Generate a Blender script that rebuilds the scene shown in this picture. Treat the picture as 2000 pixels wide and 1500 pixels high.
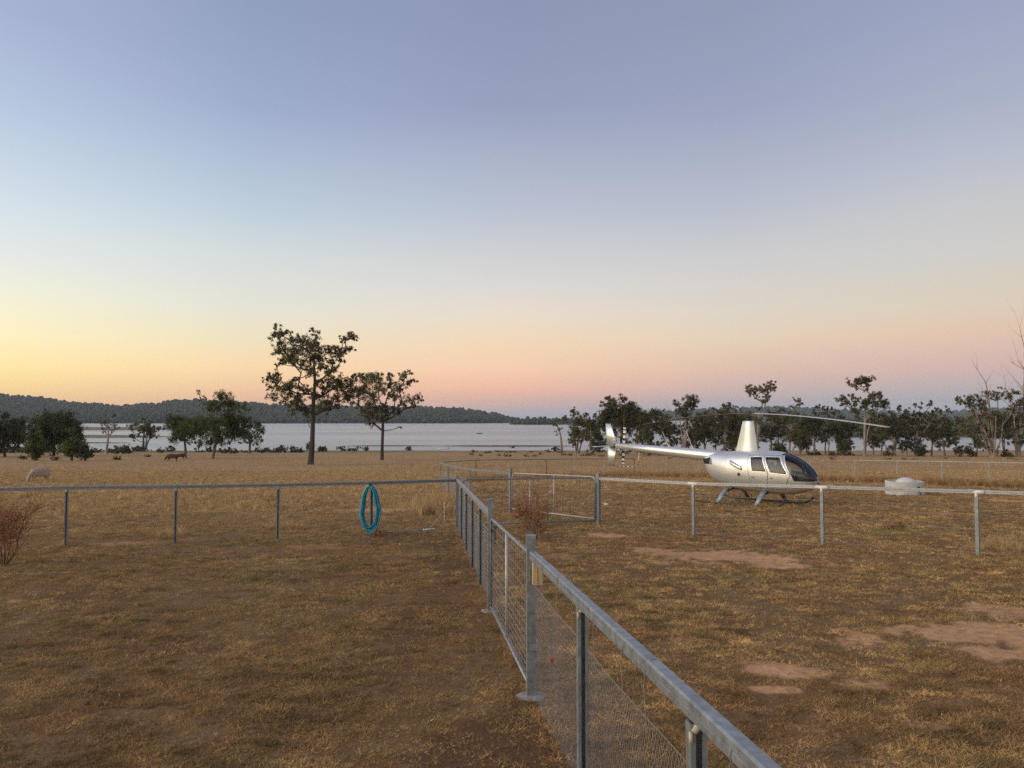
import bpy, bmesh, math, random
import numpy as np
from mathutils import Vector, Matrix, noise

random.seed(7)
R = math.radians
for o in list(bpy.data.objects):
    bpy.data.objects.remove(o)
sc = bpy.context.scene
COL = sc.collection

# ------------------------------------------------------------------ camera
F = 1503.0                      # focal length in pixels of a 2000 x 1500 frame
PITCH = math.atan(65 / F)
CAMZ = 2.3
cam_d = bpy.data.cameras.new('camera')
cam_d.sensor_width = 36
cam_d.lens = 36 * F / 2000
cam_d.clip_start = 0.05
cam_d.clip_end = 30000
cam = bpy.data.objects.new('camera', cam_d)
COL.objects.link(cam)
cam.location = (0, 0, CAMZ)
cam.rotation_euler = (math.pi / 2 + PITCH, 0, 0)
sc.camera = cam

# ------------------------------------------------------------------ world: dusk sky
SUN_AZ = R(-108)                 # measured from the view direction (+y), negative = to the left
def s2l(c):
    c = c / 255.0
    return c / 12.92 if c <= 0.04045 else ((c + 0.055) / 1.055) ** 2.4
def lin(rgb, k=1.0):
    return tuple(s2l(v) * k for v in rgb) + (1.0,)

world = bpy.data.worlds.new('World')
sc.world = world
world.use_nodes = True
wn, wl = world.node_tree.nodes, world.node_tree.links
wn.clear()
w_out = wn.new('ShaderNodeOutputWorld')
w_bg = wn.new('ShaderNodeBackground')
w_bg.inputs['Strength'].default_value = 1.0
wl.new(w_bg.outputs[0], w_out.inputs[0])
tc = wn.new('ShaderNodeTexCoord')
sep = wn.new('ShaderNodeSeparateXYZ')
wl.new(tc.outputs['Generated'], sep.inputs[0])
flat = wn.new('ShaderNodeVectorMath'); flat.operation = 'MULTIPLY'
flat.inputs[1].default_value = (1, 1, 0)
wl.new(tc.outputs['Generated'], flat.inputs[0])
nrm = wn.new('ShaderNodeVectorMath'); nrm.operation = 'NORMALIZE'
wl.new(flat.outputs[0], nrm.inputs[0])
dot = wn.new('ShaderNodeVectorMath'); dot.operation = 'DOT_PRODUCT'
dot.inputs[1].default_value = (math.sin(SUN_AZ), math.cos(SUN_AZ), 0)
wl.new(nrm.outputs[0], dot.inputs[0])
clampd = wn.new('ShaderNodeClamp'); clampd.inputs['Min'].default_value = -1; clampd.inputs['Max'].default_value = 1
wl.new(dot.outputs['Value'], clampd.inputs['Value'])
acos = wn.new('ShaderNodeMath'); acos.operation = 'ARCCOSINE'
wl.new(clampd.outputs[0], acos.inputs[0])
ZEN = (126, 136, 168)
# angle from the set sun -> stops (sine of elevation, colour)
SKY = [
    (0,   2.8, [(0, (255, 184, 110)), (.03, (255, 208, 134)), (.07, (255, 228, 168)), (.13, (248, 236, 204)), (.2, (235, 236, 222)), (.3, (205, 215, 222)), (.45, (165, 178, 205)), (1, ZEN)]),
    (42,  1.5, [(0, (252, 184, 110)), (.03, (255, 208, 128)), (.07, (255, 228, 156)), (.13, (246, 236, 196)), (.2, (228, 232, 218)), (.3, (198, 210, 222)), (.45, (160, 174, 204)), (1, ZEN)]),
    (74,  1.035, [(0, (246, 190, 128)), (.025, (252, 210, 140)), (.053, (255, 229, 160)), (.09, (250, 236, 190)), (.14, (234, 233, 213)), (.172, (222, 226, 222)), (.224, (206, 217, 224)), (.3225, (176, 191, 214)), (.41, (160, 170, 200)), (1, ZEN)]),
    (89,  1.035, [(0, (226, 172, 146)), (.028, (240, 192, 152)), (.06, (246, 213, 165)), (.097, (233, 219, 186)), (.134, (221, 219, 205)), (.195, (205, 212, 211)), (.253, (182, 197, 211)), (.361, (152, 165, 196)), (.457, (138, 152, 181)), (1, ZEN)]),
    (108,  1.035, [(0, (160, 163, 172)), (.009, (178, 167, 170)), (.018, (210, 172, 160)), (.037, (238, 183, 158)), (.063, (242, 200, 168)), (.09, (237, 207, 173)), (.129, (227, 212, 194)), (.167, (212, 208, 204)), (.223, (194, 196, 202)), (.266, (178, 184, 199)), (.324, (163, 170, 191)), (.379, (145, 153, 181)), (.476, (135, 144, 173)), (1, ZEN)]),
    (124, 1.035, [(0, (152, 158, 168)), (.016, (170, 165, 170)), (.029, (196, 172, 168)), (.06, (218, 185, 165)), (.099, (222, 202, 178)), (.136, (213, 204, 192)), (.197, (197, 197, 198)), (.256, (177, 182, 195)), (.366, (150, 156, 183)), (.462, (137, 148, 173)), (1, ZEN)]),
    (138, 1.035, [(0, (150, 158, 168)), (.02, (166, 166, 171)), (.055, (206, 174, 168)), (.095, (220, 190, 167)), (.125, (213, 199, 178)), (.18, (200, 198, 194)), (.235, (191, 191, 194)), (.287, (175, 180, 195)), (.337, (162, 168, 189)), (.429, (148, 155, 183)), (1, ZEN)]),
    (180, 1.0, [(0, (140, 150, 166)), (.05, (160, 158, 170)), (.1, (192, 170, 170)), (.15, (206, 186, 176)), (.25, (188, 186, 192)), (.45, (150, 157, 184)), (1, ZEN)]),
]
prev = None
for i, (ang, k, stops) in enumerate(SKY):
    stops = [(z_, (c_[0] * .994, c_[1] * 1.002, c_[2] * 1.003) if .2 <= z_ < 1 else c_) for z_, c_ in stops]
    rp = wn.new('ShaderNodeValToRGB')
    rp.color_ramp.interpolation = 'B_SPLINE' if False else 'LINEAR'
    el = rp.color_ramp.elements
    while len(el) > 1:
        el.remove(el[-1])
    el[0].position = stops[0][0]; el[0].color = lin(stops[0][1], k)
    for p, c in stops[1:]:
        e = el.new(p); e.color = lin(c, k if p < 1 else 1.0)
    wl.new(sep.outputs['Z'], rp.inputs['Fac'])
    if prev is None:
        prev = rp.outputs['Color']
    else:
        mr = wn.new('ShaderNodeMapRange')
        mr.inputs['From Min'].default_value = R(SKY[i - 1][0])
        mr.inputs['From Max'].default_value = R(ang)
        wl.new(acos.outputs[0], mr.inputs['Value'])
        mx = wn.new('ShaderNodeMix'); mx.data_type = 'RGBA'
        wl.new(mr.outputs[0], mx.inputs['Factor'])
        wl.new(prev, mx.inputs['A']); wl.new(rp.outputs['Color'], mx.inputs['B'])
        prev = mx.outputs['Result']
wl.new(prev, w_bg.inputs['Color'])

# afterglow of the sun that has just set, low on the left: weak and very soft
sun_d = bpy.data.lights.new('sun', 'SUN')
sun_d.energy = 1.5
sun_d.angle = R(60)
sun_d.color = (1.0, 0.78, 0.5)
sun = bpy.data.objects.new('sun', sun_d)
COL.objects.link(sun)
sdir = Vector((math.sin(SUN_AZ) * math.cos(R(20)), math.cos(SUN_AZ) * math.cos(R(20))  , math.sin(R(20)))).normalized()
sun.rotation_euler = sdir.to_track_quat('Z', 'Y').to_euler()
sun.location = (-40, 0, 30)

vs = sc.view_settings
vs.view_transform = 'Standard'
vs.look = 'None'
vs.exposure = 0.11
vs.gamma = 1
vs.use_curve_mapping = False
sc.cycles.max_bounces = 6
sc.cycles.transparent_max_bounces = 12
sc.cycles.use_denoising = False
sc.cycles.use_adaptive_sampling = False
sc.cycles.sample_clamp_indirect = 4

# ------------------------------------------------------------------ helpers
def tag(o, label=None, cat=None, group=None, kind=None):
    if label: o['label'] = label
    if cat: o['category'] = cat
    if group: o['group'] = group
    if kind: o['kind'] = kind
    return o

def empty(name, loc=(0, 0, 0), rz=0.0):
    o = bpy.data.objects.new(name, None)
    COL.objects.link(o)
    o.location = loc
    o.rotation_euler = (0, 0, rz)
    o.empty_display_size = 0.2
    return o

class MB:
    def __init__(self):
        self.v, self.f = [], []
    def quad(self, a, b, c, d):
        n = len(self.v); self.v += [tuple(a), tuple(b), tuple(c), tuple(d)]; self.f.append((n, n + 1, n + 2, n + 3))
    def tri(self, a, b, c):
        n = len(self.v); self.v += [tuple(a), tuple(b), tuple(c)]; self.f.append((n, n + 1, n + 2))
    def box(self, c, s, m=None):
        n = len(self.v)
        for z in (-.5, .5):
            for x, y in ((-.5, -.5), (.5, -.5), (.5, .5), (-.5, .5)):
                p = Vector((x * s[0], y * s[1], z * s[2]))
                if m: p = m @ p
                self.v.append(tuple(p + Vector(c)))
        for f in ((3, 2, 1, 0), (4, 5, 6, 7), (0, 1, 5, 4), (1, 2, 6, 5), (2, 3, 7, 6), (3, 0, 4, 7)):
            self.f.append(tuple(n + i for i in f))
    def rings(self, rings, cap=True, closed=True):
        n = len(self.v); k = len(rings[0])
        for r in rings: self.v += [tuple(p) for p in r]
        for i in range(len(rings) - 1):
            for j in range(k if closed else k - 1):
                a = n + i * k + j; b = n + i * k + (j + 1) % k
                self.f.append((a, b, b + k, a + k))
        if cap:
            self.f.append(tuple(n + j for j in reversed(range(k))))
            m = n + (len(rings) - 1) * k
            self.f.append(tuple(m + j for j in range(k)))
    def tube(self, pts, r, sides=8, cap=True):
        pts = [Vector(p) for p in pts]
        rr = r if isinstance(r, (list, tuple)) else [r] * len(pts)
        rings = []; up = None
        for i, p in enumerate(pts):
            t = (pts[min(i + 1, len(pts) - 1)] - pts[max(i - 1, 0)])
            if t.length < 1e-9: t = Vector((0, 0, 1))
            t.normalize()
            if up is None:
                up = Vector((0, 0, 1)) if abs(t.z) < .9 else Vector((1, 0, 0))
            u = t.cross(up)
            if u.length < 1e-6: u = t.orthogonal()
            u.normalize(); w = u.cross(t).normalized(); up = w
            rings.append([p + (u * math.cos(a) + w * math.sin(a)) * rr[i] for a in (2 * math.pi * j / sides for j in range(sides))])
        self.rings(rings, cap)
    def sweep(self, prof, a, b, up=(0, 0, 1), side=None):
        """straight extrusion of a closed (sideways, up) profile from a to b"""
        a, b = Vector(a), Vector(b); t = (b - a).normalized(); up = Vector(up)
        if side is None: side = t.cross(up).normalized()
        side = Vector(side).normalized(); w = side.cross(t).normalized()
        self.rings([[a + side * x + w * y for x, y in prof], [b + side * x + w * y for x, y in prof]])
    def lathe(self, prof, c=(0, 0, 0), n=32, cap=False):
        c = Vector(c)
        self.rings([[c + Vector((r * math.cos(2 * math.pi * j / n), r * math.sin(2 * math.pi * j / n), z)) for j in range(n)] for r, z in prof], cap)
    def mesh(self, name, mat, smooth=False):
        me = bpy.data.meshes.new(name)
        me.from_pydata(self.v, [], self.f)
        if mat: me.materials.append(mat)
        if smooth: me.polygons.foreach_set('use_smooth', [True] * len(me.polygons))
        me.update()
        return me
    def build(self, name, mat, parent=None, smooth=False):
        o = bpy.data.objects.new(name, self.mesh(name, mat, smooth))
        COL.objects.link(o)
        if parent: o.parent = parent
        return o

def nodes_of(name):
    m = bpy.data.materials.new(name); m.use_nodes = True
    nt = m.node_tree
    return m, nt.nodes, nt.links, nt.nodes['Principled BSDF']

def pmat(name, col, rough=.6, metal=0.0, var=0.0, scale=8.0, bump=0.0, spec=None, coat=0.0, stretch=None, detail=5):
    m, n, l, b = nodes_of(name)
    b.inputs['Roughness'].default_value = rough
    b.inputs['Metallic'].default_value = metal
    if coat:
        b.inputs['Coat Weight'].default_value = coat; b.inputs['Coat Roughness'].default_value = .08
    if spec is not None: b.inputs['Specular IOR Level'].default_value = spec
    b.inputs['Base Color'].default_value = (*col, 1)
    if var or bump:
        t = n.new('ShaderNodeTexCoord')
        mp = n.new('ShaderNodeMapping')
        if stretch: mp.inputs['Scale'].default_value = stretch
        l.new(t.outputs['Object'], mp.inputs[0])
        nz = n.new('ShaderNodeTexNoise'); nz.inputs['Scale'].default_value = scale; nz.inputs['Detail'].default_value = detail
        l.new(mp.outputs[0], nz.inputs['Vector'])
        if var:
            cr = n.new('ShaderNodeValToRGB')
            cr.color_ramp.elements[0].position = .3; cr.color_ramp.elements[1].position = .7
            cr.color_ramp.elements[0].color = (*[max(0, c * (1 - var)) for c in col], 1)
            cr.color_ramp.elements[1].color = (*[c * (1 + var) for c in col], 1)
            l.new(nz.outputs['Fac'], cr.inputs[0]); l.new(cr.outputs[0], b.inputs['Base Color'])
        if bump:
            bp = n.new('ShaderNodeBump'); bp.inputs['Strength'].default_value = bump; bp.inputs['Distance'].default_value = .02
            l.new(nz.outputs['Fac'], bp.inputs['Height']); l.new(bp.outputs[0], b.inputs['Normal'])
    return m

# ------------------------------------------------------------------ terrain
SLOPE = 0.0355
LAKE_Z = CAMZ - 12.0
def plane_z(y):
    return 0.2 - SLOPE * y
def gz(x, y):
    b = plane_z(y) if y > -4 else plane_z(-4)
    a = min(1.0, max(0.0, (y - 3) / 45))
    b += .025 * noise.noise((x * .35, y * .35, 1.7)) + a * .10 * noise.noise((x * .045, y * .045, 4.2))
    if 2 < y < 40:
        b += .016 * noise.noise((x * 2.6, y * 2.6, 6.1)) + .008 * noise.noise((x * 6.5, y * 6.5, 2.4))
    return max(b, -16 + .3 * noise.noise((x * .01, y * .01, 9)))
def pix(u, v, y):
    """world point seen at pixel (u, v) at distance y in front of the camera"""
    w = (750 - v) / F
    dy = math.cos(PITCH) - math.sin(PITCH) * w
    dz = math.sin(PITCH) + math.cos(PITCH) * w
    k = y / dy
    return Vector(((u - 1000) / F * k, y, CAMZ + dz * k))
def gnd(u, v):
    """ground point under pixel (u, v)"""
    w = (750 - v) / F
    dy = math.cos(PITCH) - math.sin(PITCH) * w
    dz = math.sin(PITCH) + math.cos(PITCH) * w
    k = (CAMZ - 0.2) / (-dz - SLOPE * dy)
    x, y = (u - 1000) / F * k, dy * k
    return Vector((x, y, gz(x, y)))

# fence plan points (ground)
CORNER = gnd(893, 1033)          # where the three yard fences meet
GATE_FAR = gnd(958, 1195)
GATE_NEAR = gnd(1037, 1362)
G2 = gnd(1169, 1025)             # wide-gate post
POST997 = gnd(997, 1001)
LEFT = [gnd(725, 1045), gnd(542, 1053), gnd(342, 1060), gnd(128, 1066), gnd(-95, 1073), gnd(-330, 1081)]
RIGHT = [gnd(1355, 1045), gnd(1607, 1067), gnd(1910, 1087), gnd(2275, 1113)]

def sdist(px, py, a, b):
    """signed side of a line a->b (positive = left)"""
    return (b[0] - a[0]) * (py - a[1]) - (b[1] - a[1]) * (px - a[0])

BARE = []   # (x, y, rx, ry, angle, strength)
for (u, v, ru, rv, s) in [(1420, 1090, 125, 13, 1.0), (1505, 1104, 60, 9, .9), (1290, 1078, 45, 8, .8), (1185, 1046, 40, 6, .8),
                          (1900, 1235, 150, 24, 1.0), (1700, 1250, 55, 18, .9), (1960, 1195, 80, 18, .8), (1960, 1275, 100, 16, .9), (1540, 1312, 70, 17, .9), (1520, 1350, 60, 7, .8), (1690, 1338, 45, 12, .7),
                          (1290, 1100, 25, 5, .7), (760, 995, 85, 5, .7), (240, 1062, 80, 4, .45), (620, 1066, 60, 5, .4), (1830, 1003, 60, 4, .5), (1975, 980, 40, 4, .8), (1340, 1250, 30, 8, .4), (1820, 1420, 60, 15, .4),
                          (1560, 1420, 45, 12, .35), (1180, 1130, 30, 8, .4), (1100, 1085, 40, 6, .4)]:
    c = gnd(u, v); e = gnd(u, v - rv); e2 = gnd(u, v + rv)
    BARE.append((c.x, c.y, ru / F * c.y, (e.y - e2.y) / 2, s))
DRT = []
for (u, v, ru, rv, s) in [(1000, 1490, 170, 110, .9), (860, 1180, 70, 90, .55), (830, 1055, 130, 14, .7), (1030, 1420, 60, 60, .8), (600, 1130, 160, 14, .45), (300, 1270, 130, 24, .6), (170, 1160, 80, 12, .5), (520, 1400, 140, 22, .4), (150, 1420, 120, 25, .4), (880, 1100, 60, 25, .8)]:
    c = gnd(u, v); e = gnd(u, max(v - rv, 1000)); e2 = gnd(u, v + rv)
    DRT.append((c.x, c.y, ru / F * c.y, abs(e.y - e2.y) / 2, s))

def patches(lst, x, y, wob=.45):
    m = 0.0
    n1 = noise.fractal((x * 1.1, y * 1.1, 3.1), 1.0, 2.0, 4)
    n2 = noise.fractal((x * 4.1, y * 4.1, 8.1), 1.0, 2.0, 3)
    for (cx, cy, rx, ry, s) in lst:
        if abs(x - cx) > rx * 2 or abs(y - cy) > ry * 2: continue
        d = math.hypot((x - cx) / rx, (y - cy) / ry) + n1 * wob + n2 * .55
        m = max(m, s * min(1, max(0, (1.15 - d) / .42)))
    return m

def gold_at(x, y):
    """dry straw paddock (1) against the mown ground round the house (0)"""
    if x < CORNER.x + (y - CORNER.y) * -.02:       # left paddock beyond the left fence
        yf = CORNER.y + (x - CORNER.x) * (LEFT[3].y - CORNER.y) / (LEFT[3].x - CORNER.x)
        g = min(1, max(0, (y - yf - 1) / 18))
        return g * .9 + .1 * (y > yf)
    return min(1, max(0, (y - 36) / 10))

def green_at(x, y):
    g = max(0, min(1, (y - 185) / 45))
    if x < 20: return g * (.9 if x < -35 else .55)
    return g * .35

def terrain():
    ys = [-90, -60, -40, -25, -15, -8, -4, -1, 1]
    y = 2.0
    while y < 340:
        ys.append(y); y *= 1.0155
    ys += [380, 450, 600, 900, 1500, 3000, 6500]
    NX = 600
    vs_, fs = [], []
    bare, soil, gold, green = [], [], [], []
    for y in ys:
        W = 26 + 1.25 * max(y, 0)
        if y > 500: W = 700 + y
        for i in range(NX + 1):
            t = i / NX * 2 - 1
            x = W * (t * .62 + .38 * t ** 3)
            vs_.append((x, y, gz(x, y)))
            bare.append(patches(BARE, x, y) if 2 < y < 45 else 0.0)
            soil.append(patches(DRT, x, y, .7) if 2 < y < 45 else 0.0)
            gold.append(gold_at(x, y)); green.append(green_at(x, y))
    k = NX + 1
    for j in range(len(ys) - 1):
        for i in range(NX):
            a = j * k + i
            fs.append((a, a + 1, a + k + 1, a + k))
    me = bpy.data.meshes.new('ground')
    me.from_pydata(vs_, [], fs)
    for nm, dat in (('bare', bare), ('soil', soil), ('gold', gold), ('green', green)):
        at = me.attributes.new(nm, 'FLOAT', 'POINT'); at.data.foreach_set('value', dat)
    me.polygons.foreach_set('use_smooth', [True] * len(me.polygons))
    me.update()
    return me

def ground_material():
    m, n, l, b = nodes_of('dry_ground')
    b.inputs['Roughness'].default_value = .95
    b.inputs['Specular IOR Level'].default_value = .15
    geo = n.new('ShaderNodeNewGeometry')
    def nz(scale, det=6, st=(1, 1, 1), rough=.6):
        mp = n.new('ShaderNodeMapping'); mp.inputs['Scale'].default_value = st
        l.new(geo.outputs['Position'], mp.inputs[0])
        t = n.new('ShaderNodeTexNoise'); t.inputs['Scale'].default_value = scale; t.inputs['Detail'].default_value = det; t.inputs['Roughness'].default_value = rough
        l.new(mp.outputs[0], t.inputs['Vector']); return t.outputs['Fac']
    def ramp(f, stops):
        r = n.new('ShaderNodeValToRGB'); e = r.color_ramp.elements
        e[0].position, e[0].color = stops[0][0], (*stops[0][1], 1)
        e[1].position, e[1].color = stops[-1][0], (*stops[-1][1], 1)
        for p, c in stops[1:-1]:
            q = e.new(p); q.color = (*c, 1)
        l.new(f, r.inputs[0]); return r.outputs[0]
    def mix(f, a, c):
        x = n.new('ShaderNodeMix'); x.data_type = 'RGBA'
        if isinstance(f, float): x.inputs['Factor'].default_value = f
        else: l.new(f, x.inputs['Factor'])
        l.new(a, x.inputs['A']); l.new(c, x.inputs['B']); return x.outputs['Result']
    def attr(nm):
        a = n.new('ShaderNodeAttribute'); a.attribute_name = nm; return a.outputs['Fac']
    fine = nz(38, 8, (1, 1, 1), .75)
    mid = nz(1.6, 7)
    big = nz(.16, 5)
    grass = ramp(fine, [(.3, (0.116, 0.065, 0.031)), (.5, (0.232, 0.136, 0.065)), (.72, (0.395, 0.256, 0.127))])
    brown = ramp(fine, [(.3, (0.139, 0.068, 0.024)), (.6, (0.244, 0.124, 0.045)), (.8, (0.342, 0.194, 0.067))])
    near = mix(ramp(mid, [(.38, (0, 0, 0)), (.62, (1, 1, 1))]), grass, brown)
    goldc = ramp(nz(3.0, 8, (1, .5, 1), .7), [(.3, (0.264, 0.152, 0.068)), (.5, (0.395, 0.240, 0.112)), (.72, (0.527, 0.341, 0.167))])
    base = mix(attr('gold'), near, goldc)
    greenc = ramp(nz(.35, 8, (1, .4, 1), .7), [(.35, (0.085, 0.090, 0.034)), (.55, (0.186, 0.163, 0.070)), (.7, (0.372, 0.264, 0.132))])
    base = mix(attr('green'), base, greenc)
    soilc = ramp(fine, [(.3, (0.086, 0.037, 0.018)), (.6, (0.162, 0.078, 0.037)), (.8, (0.255, 0.147, 0.072))])
    base = mix(attr('soil'), base, soilc)
    barec = ramp(nz(9, 6), [(.3, (.45, .225, .105)), (.5, (.60, .325, .16)), (.75, (.70, .43, .225))])
    brk = n.new('ShaderNodeMath'); brk.operation = 'MULTIPLY_ADD'; l.new(nz(7, 7, (1, 1, 1), .7), brk.inputs[0]); brk.inputs[1].default_value = 1.5; brk.inputs[2].default_value = -.75
    sm = n.new('ShaderNodeMath'); sm.operation = 'ADD'; l.new(attr('bare'), sm.inputs[0]); l.new(brk.outputs[0], sm.inputs[1])
    gt = n.new('ShaderNodeMapRange'); gt.interpolation_type = 'SMOOTHSTEP'; gt.inputs['From Min'].default_value = .05; gt.inputs['From Max'].default_value = .95; l.new(sm.outputs[0], gt.inputs['Value'])
    lim = n.new('ShaderNodeMath'); lim.operation = 'MULTIPLY'; l.new(gt.outputs[0], lim.inputs[0])
    ga = n.new('ShaderNodeMapRange'); ga.inputs['From Max'].default_value = .25; l.new(attr('bare'), ga.inputs['Value']); l.new(ga.outputs[0], lim.inputs[1])
    base = mix(lim.outputs[0], base, barec)
    lum = ramp(big, [(.3, (.80, .82, .84)), (.7, (1.14, 1.10, 1.02))])
    mul = n.new('ShaderNodeMix'); mul.data_type = 'RGBA'; mul.blend_type = 'MULTIPLY'; mul.inputs['Factor'].default_value = 1
    l.new(base, mul.inputs['A']); l.new(lum, mul.inputs['B'])
    l.new(mul.outputs['Result'], b.inputs['Base Color'])
    bp = n.new('ShaderNodeBump'); bp.inputs['Strength'].default_value = .8; bp.inputs['Distance'].default_value = .03
    l.new(nz(14, 8, (1, 1, 1), .7), bp.inputs['Height']); l.new(bp.outputs[0], b.inputs['Normal'])
    return m

g_me = terrain()
g_me.materials.append(ground_material())
ground = bpy.data.objects.new('ground', g_me); COL.objects.link(ground)
tag(ground, 'dry brown grassy ground with bare reddish patches sloping to the lake', kind='structure')

# lake
def lake_material():
    m, n, l, b = nodes_of('lake_water')
    b.inputs['Base Color'].default_value = (.31, .325, .315, 1)
    b.inputs['IOR'].default_value = 1.33
    geo = n.new('ShaderNodeNewGeometry')
    def nz(scale, st, det=5):
        mp = n.new('ShaderNodeMapping'); mp.inputs['Scale'].default_value = st
        l.new(geo.outputs['Position'], mp.inputs[0])
        t = n.new('ShaderNodeTexNoise'); t.inputs['Scale'].default_value = scale; t.inputs['Detail'].default_value = det
        l.new(mp.outputs[0], t.inputs['Vector']); return t.outputs['Fac']
    r = n.new('ShaderNodeMapRange'); r.inputs['To Min'].default_value = .27; r.inputs['To Max'].default_value = .35
    r.inputs['From Min'].default_value = .35; r.inputs['From Max'].default_value = .65
    l.new(nz(.012, (.35, 1, 1)), r.inputs['Value']); l.new(r.outputs[0], b.inputs['Roughness'])
    bp = n.new('ShaderNodeBump'); bp.inputs['Strength'].default_value = .35; bp.inputs['Distance'].default_value = .25
    l.new(nz(.5, (.5, 1, 1), 6), bp.inputs['Height']); l.new(bp.outputs[0], b.inputs['Normal'])
    return m
mb = MB()
xs = [-7000, -2500, -800, -300, -100, 0, 100, 300, 800, 2500, 7000]
yl = [235, 300, 400, 600, 1000, 2000, 4000, 9000]
n0 = len(xs)
mb.v = [(x, y, LAKE_Z) for y in yl for x in xs]
mb.f = [(j * n0 + i, j * n0 + i + 1, (j + 1) * n0 + i + 1, (j + 1) * n0 + i) for j in range(len(yl) - 1) for i in range(n0 - 1)]
lake = mb.build('lake', lake_material())
tag(lake, 'calm pale grey lake reflecting the dusk sky', kind='structure')

# sandbars and low banks in the lake: low mounds rising out of the water
M_sand = pmat('mud_bank', (.16, .105, .07), .95, var=.35, scale=.25)
M_bank = pmat('dry_bank', (.19, .13, .075), .95, var=.4, scale=.12)
def mound(name, cx, cy, rx, ry, h, mat, label, seed=0, bend=0.0):
    m = MB(); NU, NR = 72, 8
    rings = []
    for j in range(NR + 1):
        rr = 1 - j / NR
        ring = []
        for i in range(NU):
            a = 2 * math.pi * i / NU
            w = 1 + .22 * noise.noise((math.cos(a) * 2 + seed, math.sin(a) * 2, 3.3)) + .1 * noise.noise((math.cos(a) * 6 + seed, math.sin(a) * 6, 1))
            x = rx * rr * math.cos(a) * w; y = ry * rr * math.sin(a) * w
            z = h * (1 - rr ** 2.2) - .5 * (rr > .99)
            ring.append((cx + x, cy + y + bend * (x / rx) ** 2 * ry, LAKE_Z + z - .02))
        rings.append(ring)
    m.rings(rings, cap=False)
    m.f.append(tuple(NR * NU + i for i in range(NU)))
    o = m.build(name, mat, None, True)
    return tag(o, label, kind='structure')
mound('sandbar', -2, 318, 34, 5, .55, M_sand, 'long thin mud bar lying in the shallows of the lake', 1, 1.5)
mound('sandbar', -52, 322, 22, 3.5, .4, M_sand, 'short mud bar in shallow water beyond the two paddock trees', 5)
mound('mudflat', -262, 470, 60, 26, 1.3, M_bank, 'brown mudflat island in the lake behind the left trees', 2)
mound('mudflat', -470, 760, 190, 50, 2.5, M_bank, 'pale far spit of land below the wooded ridge', 3)
mound('mudflat', -215, 360, 40, 7, .6, M_sand, 'low dark mud bar close to the shore behind the left trees', 8)

# ------------------------------------------------------------------ hills
M_hill = pmat('hill_forest_floor', (.035, .042, .028), 1.0, var=.35, scale=.02)
def interp(tab, u):
    if u <= tab[0][0]: return tab[0][1]
    for (a, va), (b, vb) in zip(tab, tab[1:]):
        if u <= b: 
            t = (u - a) / (b - a); t = t * t * (3 - 2 * t)
            return va + (vb - va) * t
    return tab[-1][1]
RIDGE1 = [(-700, 790), (-300, 768), (-100, 764), (0, 774), (60, 779), (120, 787), (180, 793), (230, 797), (300, 793), (345, 786), (390, 785), (440, 788), (500, 792), (560, 796), (700, 799), (800, 799), (880, 801), (920, 804), (960, 811), (1000, 820), (1030, 826), (1060, 833)]
RIDGE2 = [(940, 829), (1000, 824.5), (1040, 824), (1090, 825), (1200, 818), (1320, 806), (1400, 802), (1500, 799), (1560, 801), (1700, 806), (1800, 812), (1880, 806), (1950, 801), (2050, 800), (2300, 806)]
def hill(name, tab, u0, u1, ds, dr, label, step=8, seedz=0.0):
    """a ridge: shore at distance ds, crest at distance dr"""
    us = list(range(u0, u1 + 1, step)); m = MB(); rows = 14
    prof = {}
    for j in range(rows + 1):
        t = j / rows
        for u in us:
            y = ds + (dr - ds) * min(t / .8, 1.0) + (max(0, t - .8) / .2) * 500
            top = pix(u, interp(tab, u), dr).z
            sh = LAKE_Z - .6
            tt = min(t / .8, 1.0)
            k = tt ** 1.15 * (1 + .10 * math.sin(tt * 3.1) * noise.noise((u * .01, t * 3, seedz)))
            z = sh + (top - sh) * k if t <= .8 else top - (t - .8) / .2 * 60
            x = (u - 1000) / F * y
            m.v.append((x, y, z))
    k = len(us)
    for j in range(rows):
        for i in range(k - 1):
            a = j * k + i; m.f.append((a, a + 1, a + k + 1, a + k))
    o = m.build(name, M_hill, None, True)
    return tag(o, label, kind='structure'), m, us, rows
h1, m1, us1, rows1 = hill('hills', RIDGE1, -700, 1060, 1480, 2300, 'long dark wooded ridge across the lake')
h3, m3, us3, rows3 = hill('hills', [(975, 834), (1005, 824), (1040, 820.5), (1075, 821), (1120, 825), (1160, 834)], 975, 1160, 1180, 1450, 'low dark spit of land just past the end of the wooded ridge', seedz=3.0)
h2, m2, us2, rows2 = hill('hills', RIDGE2, 940, 2300, 2600, 3600, 'distant blue-grey hills behind the lakeside gums', seedz=5.0)

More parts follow.
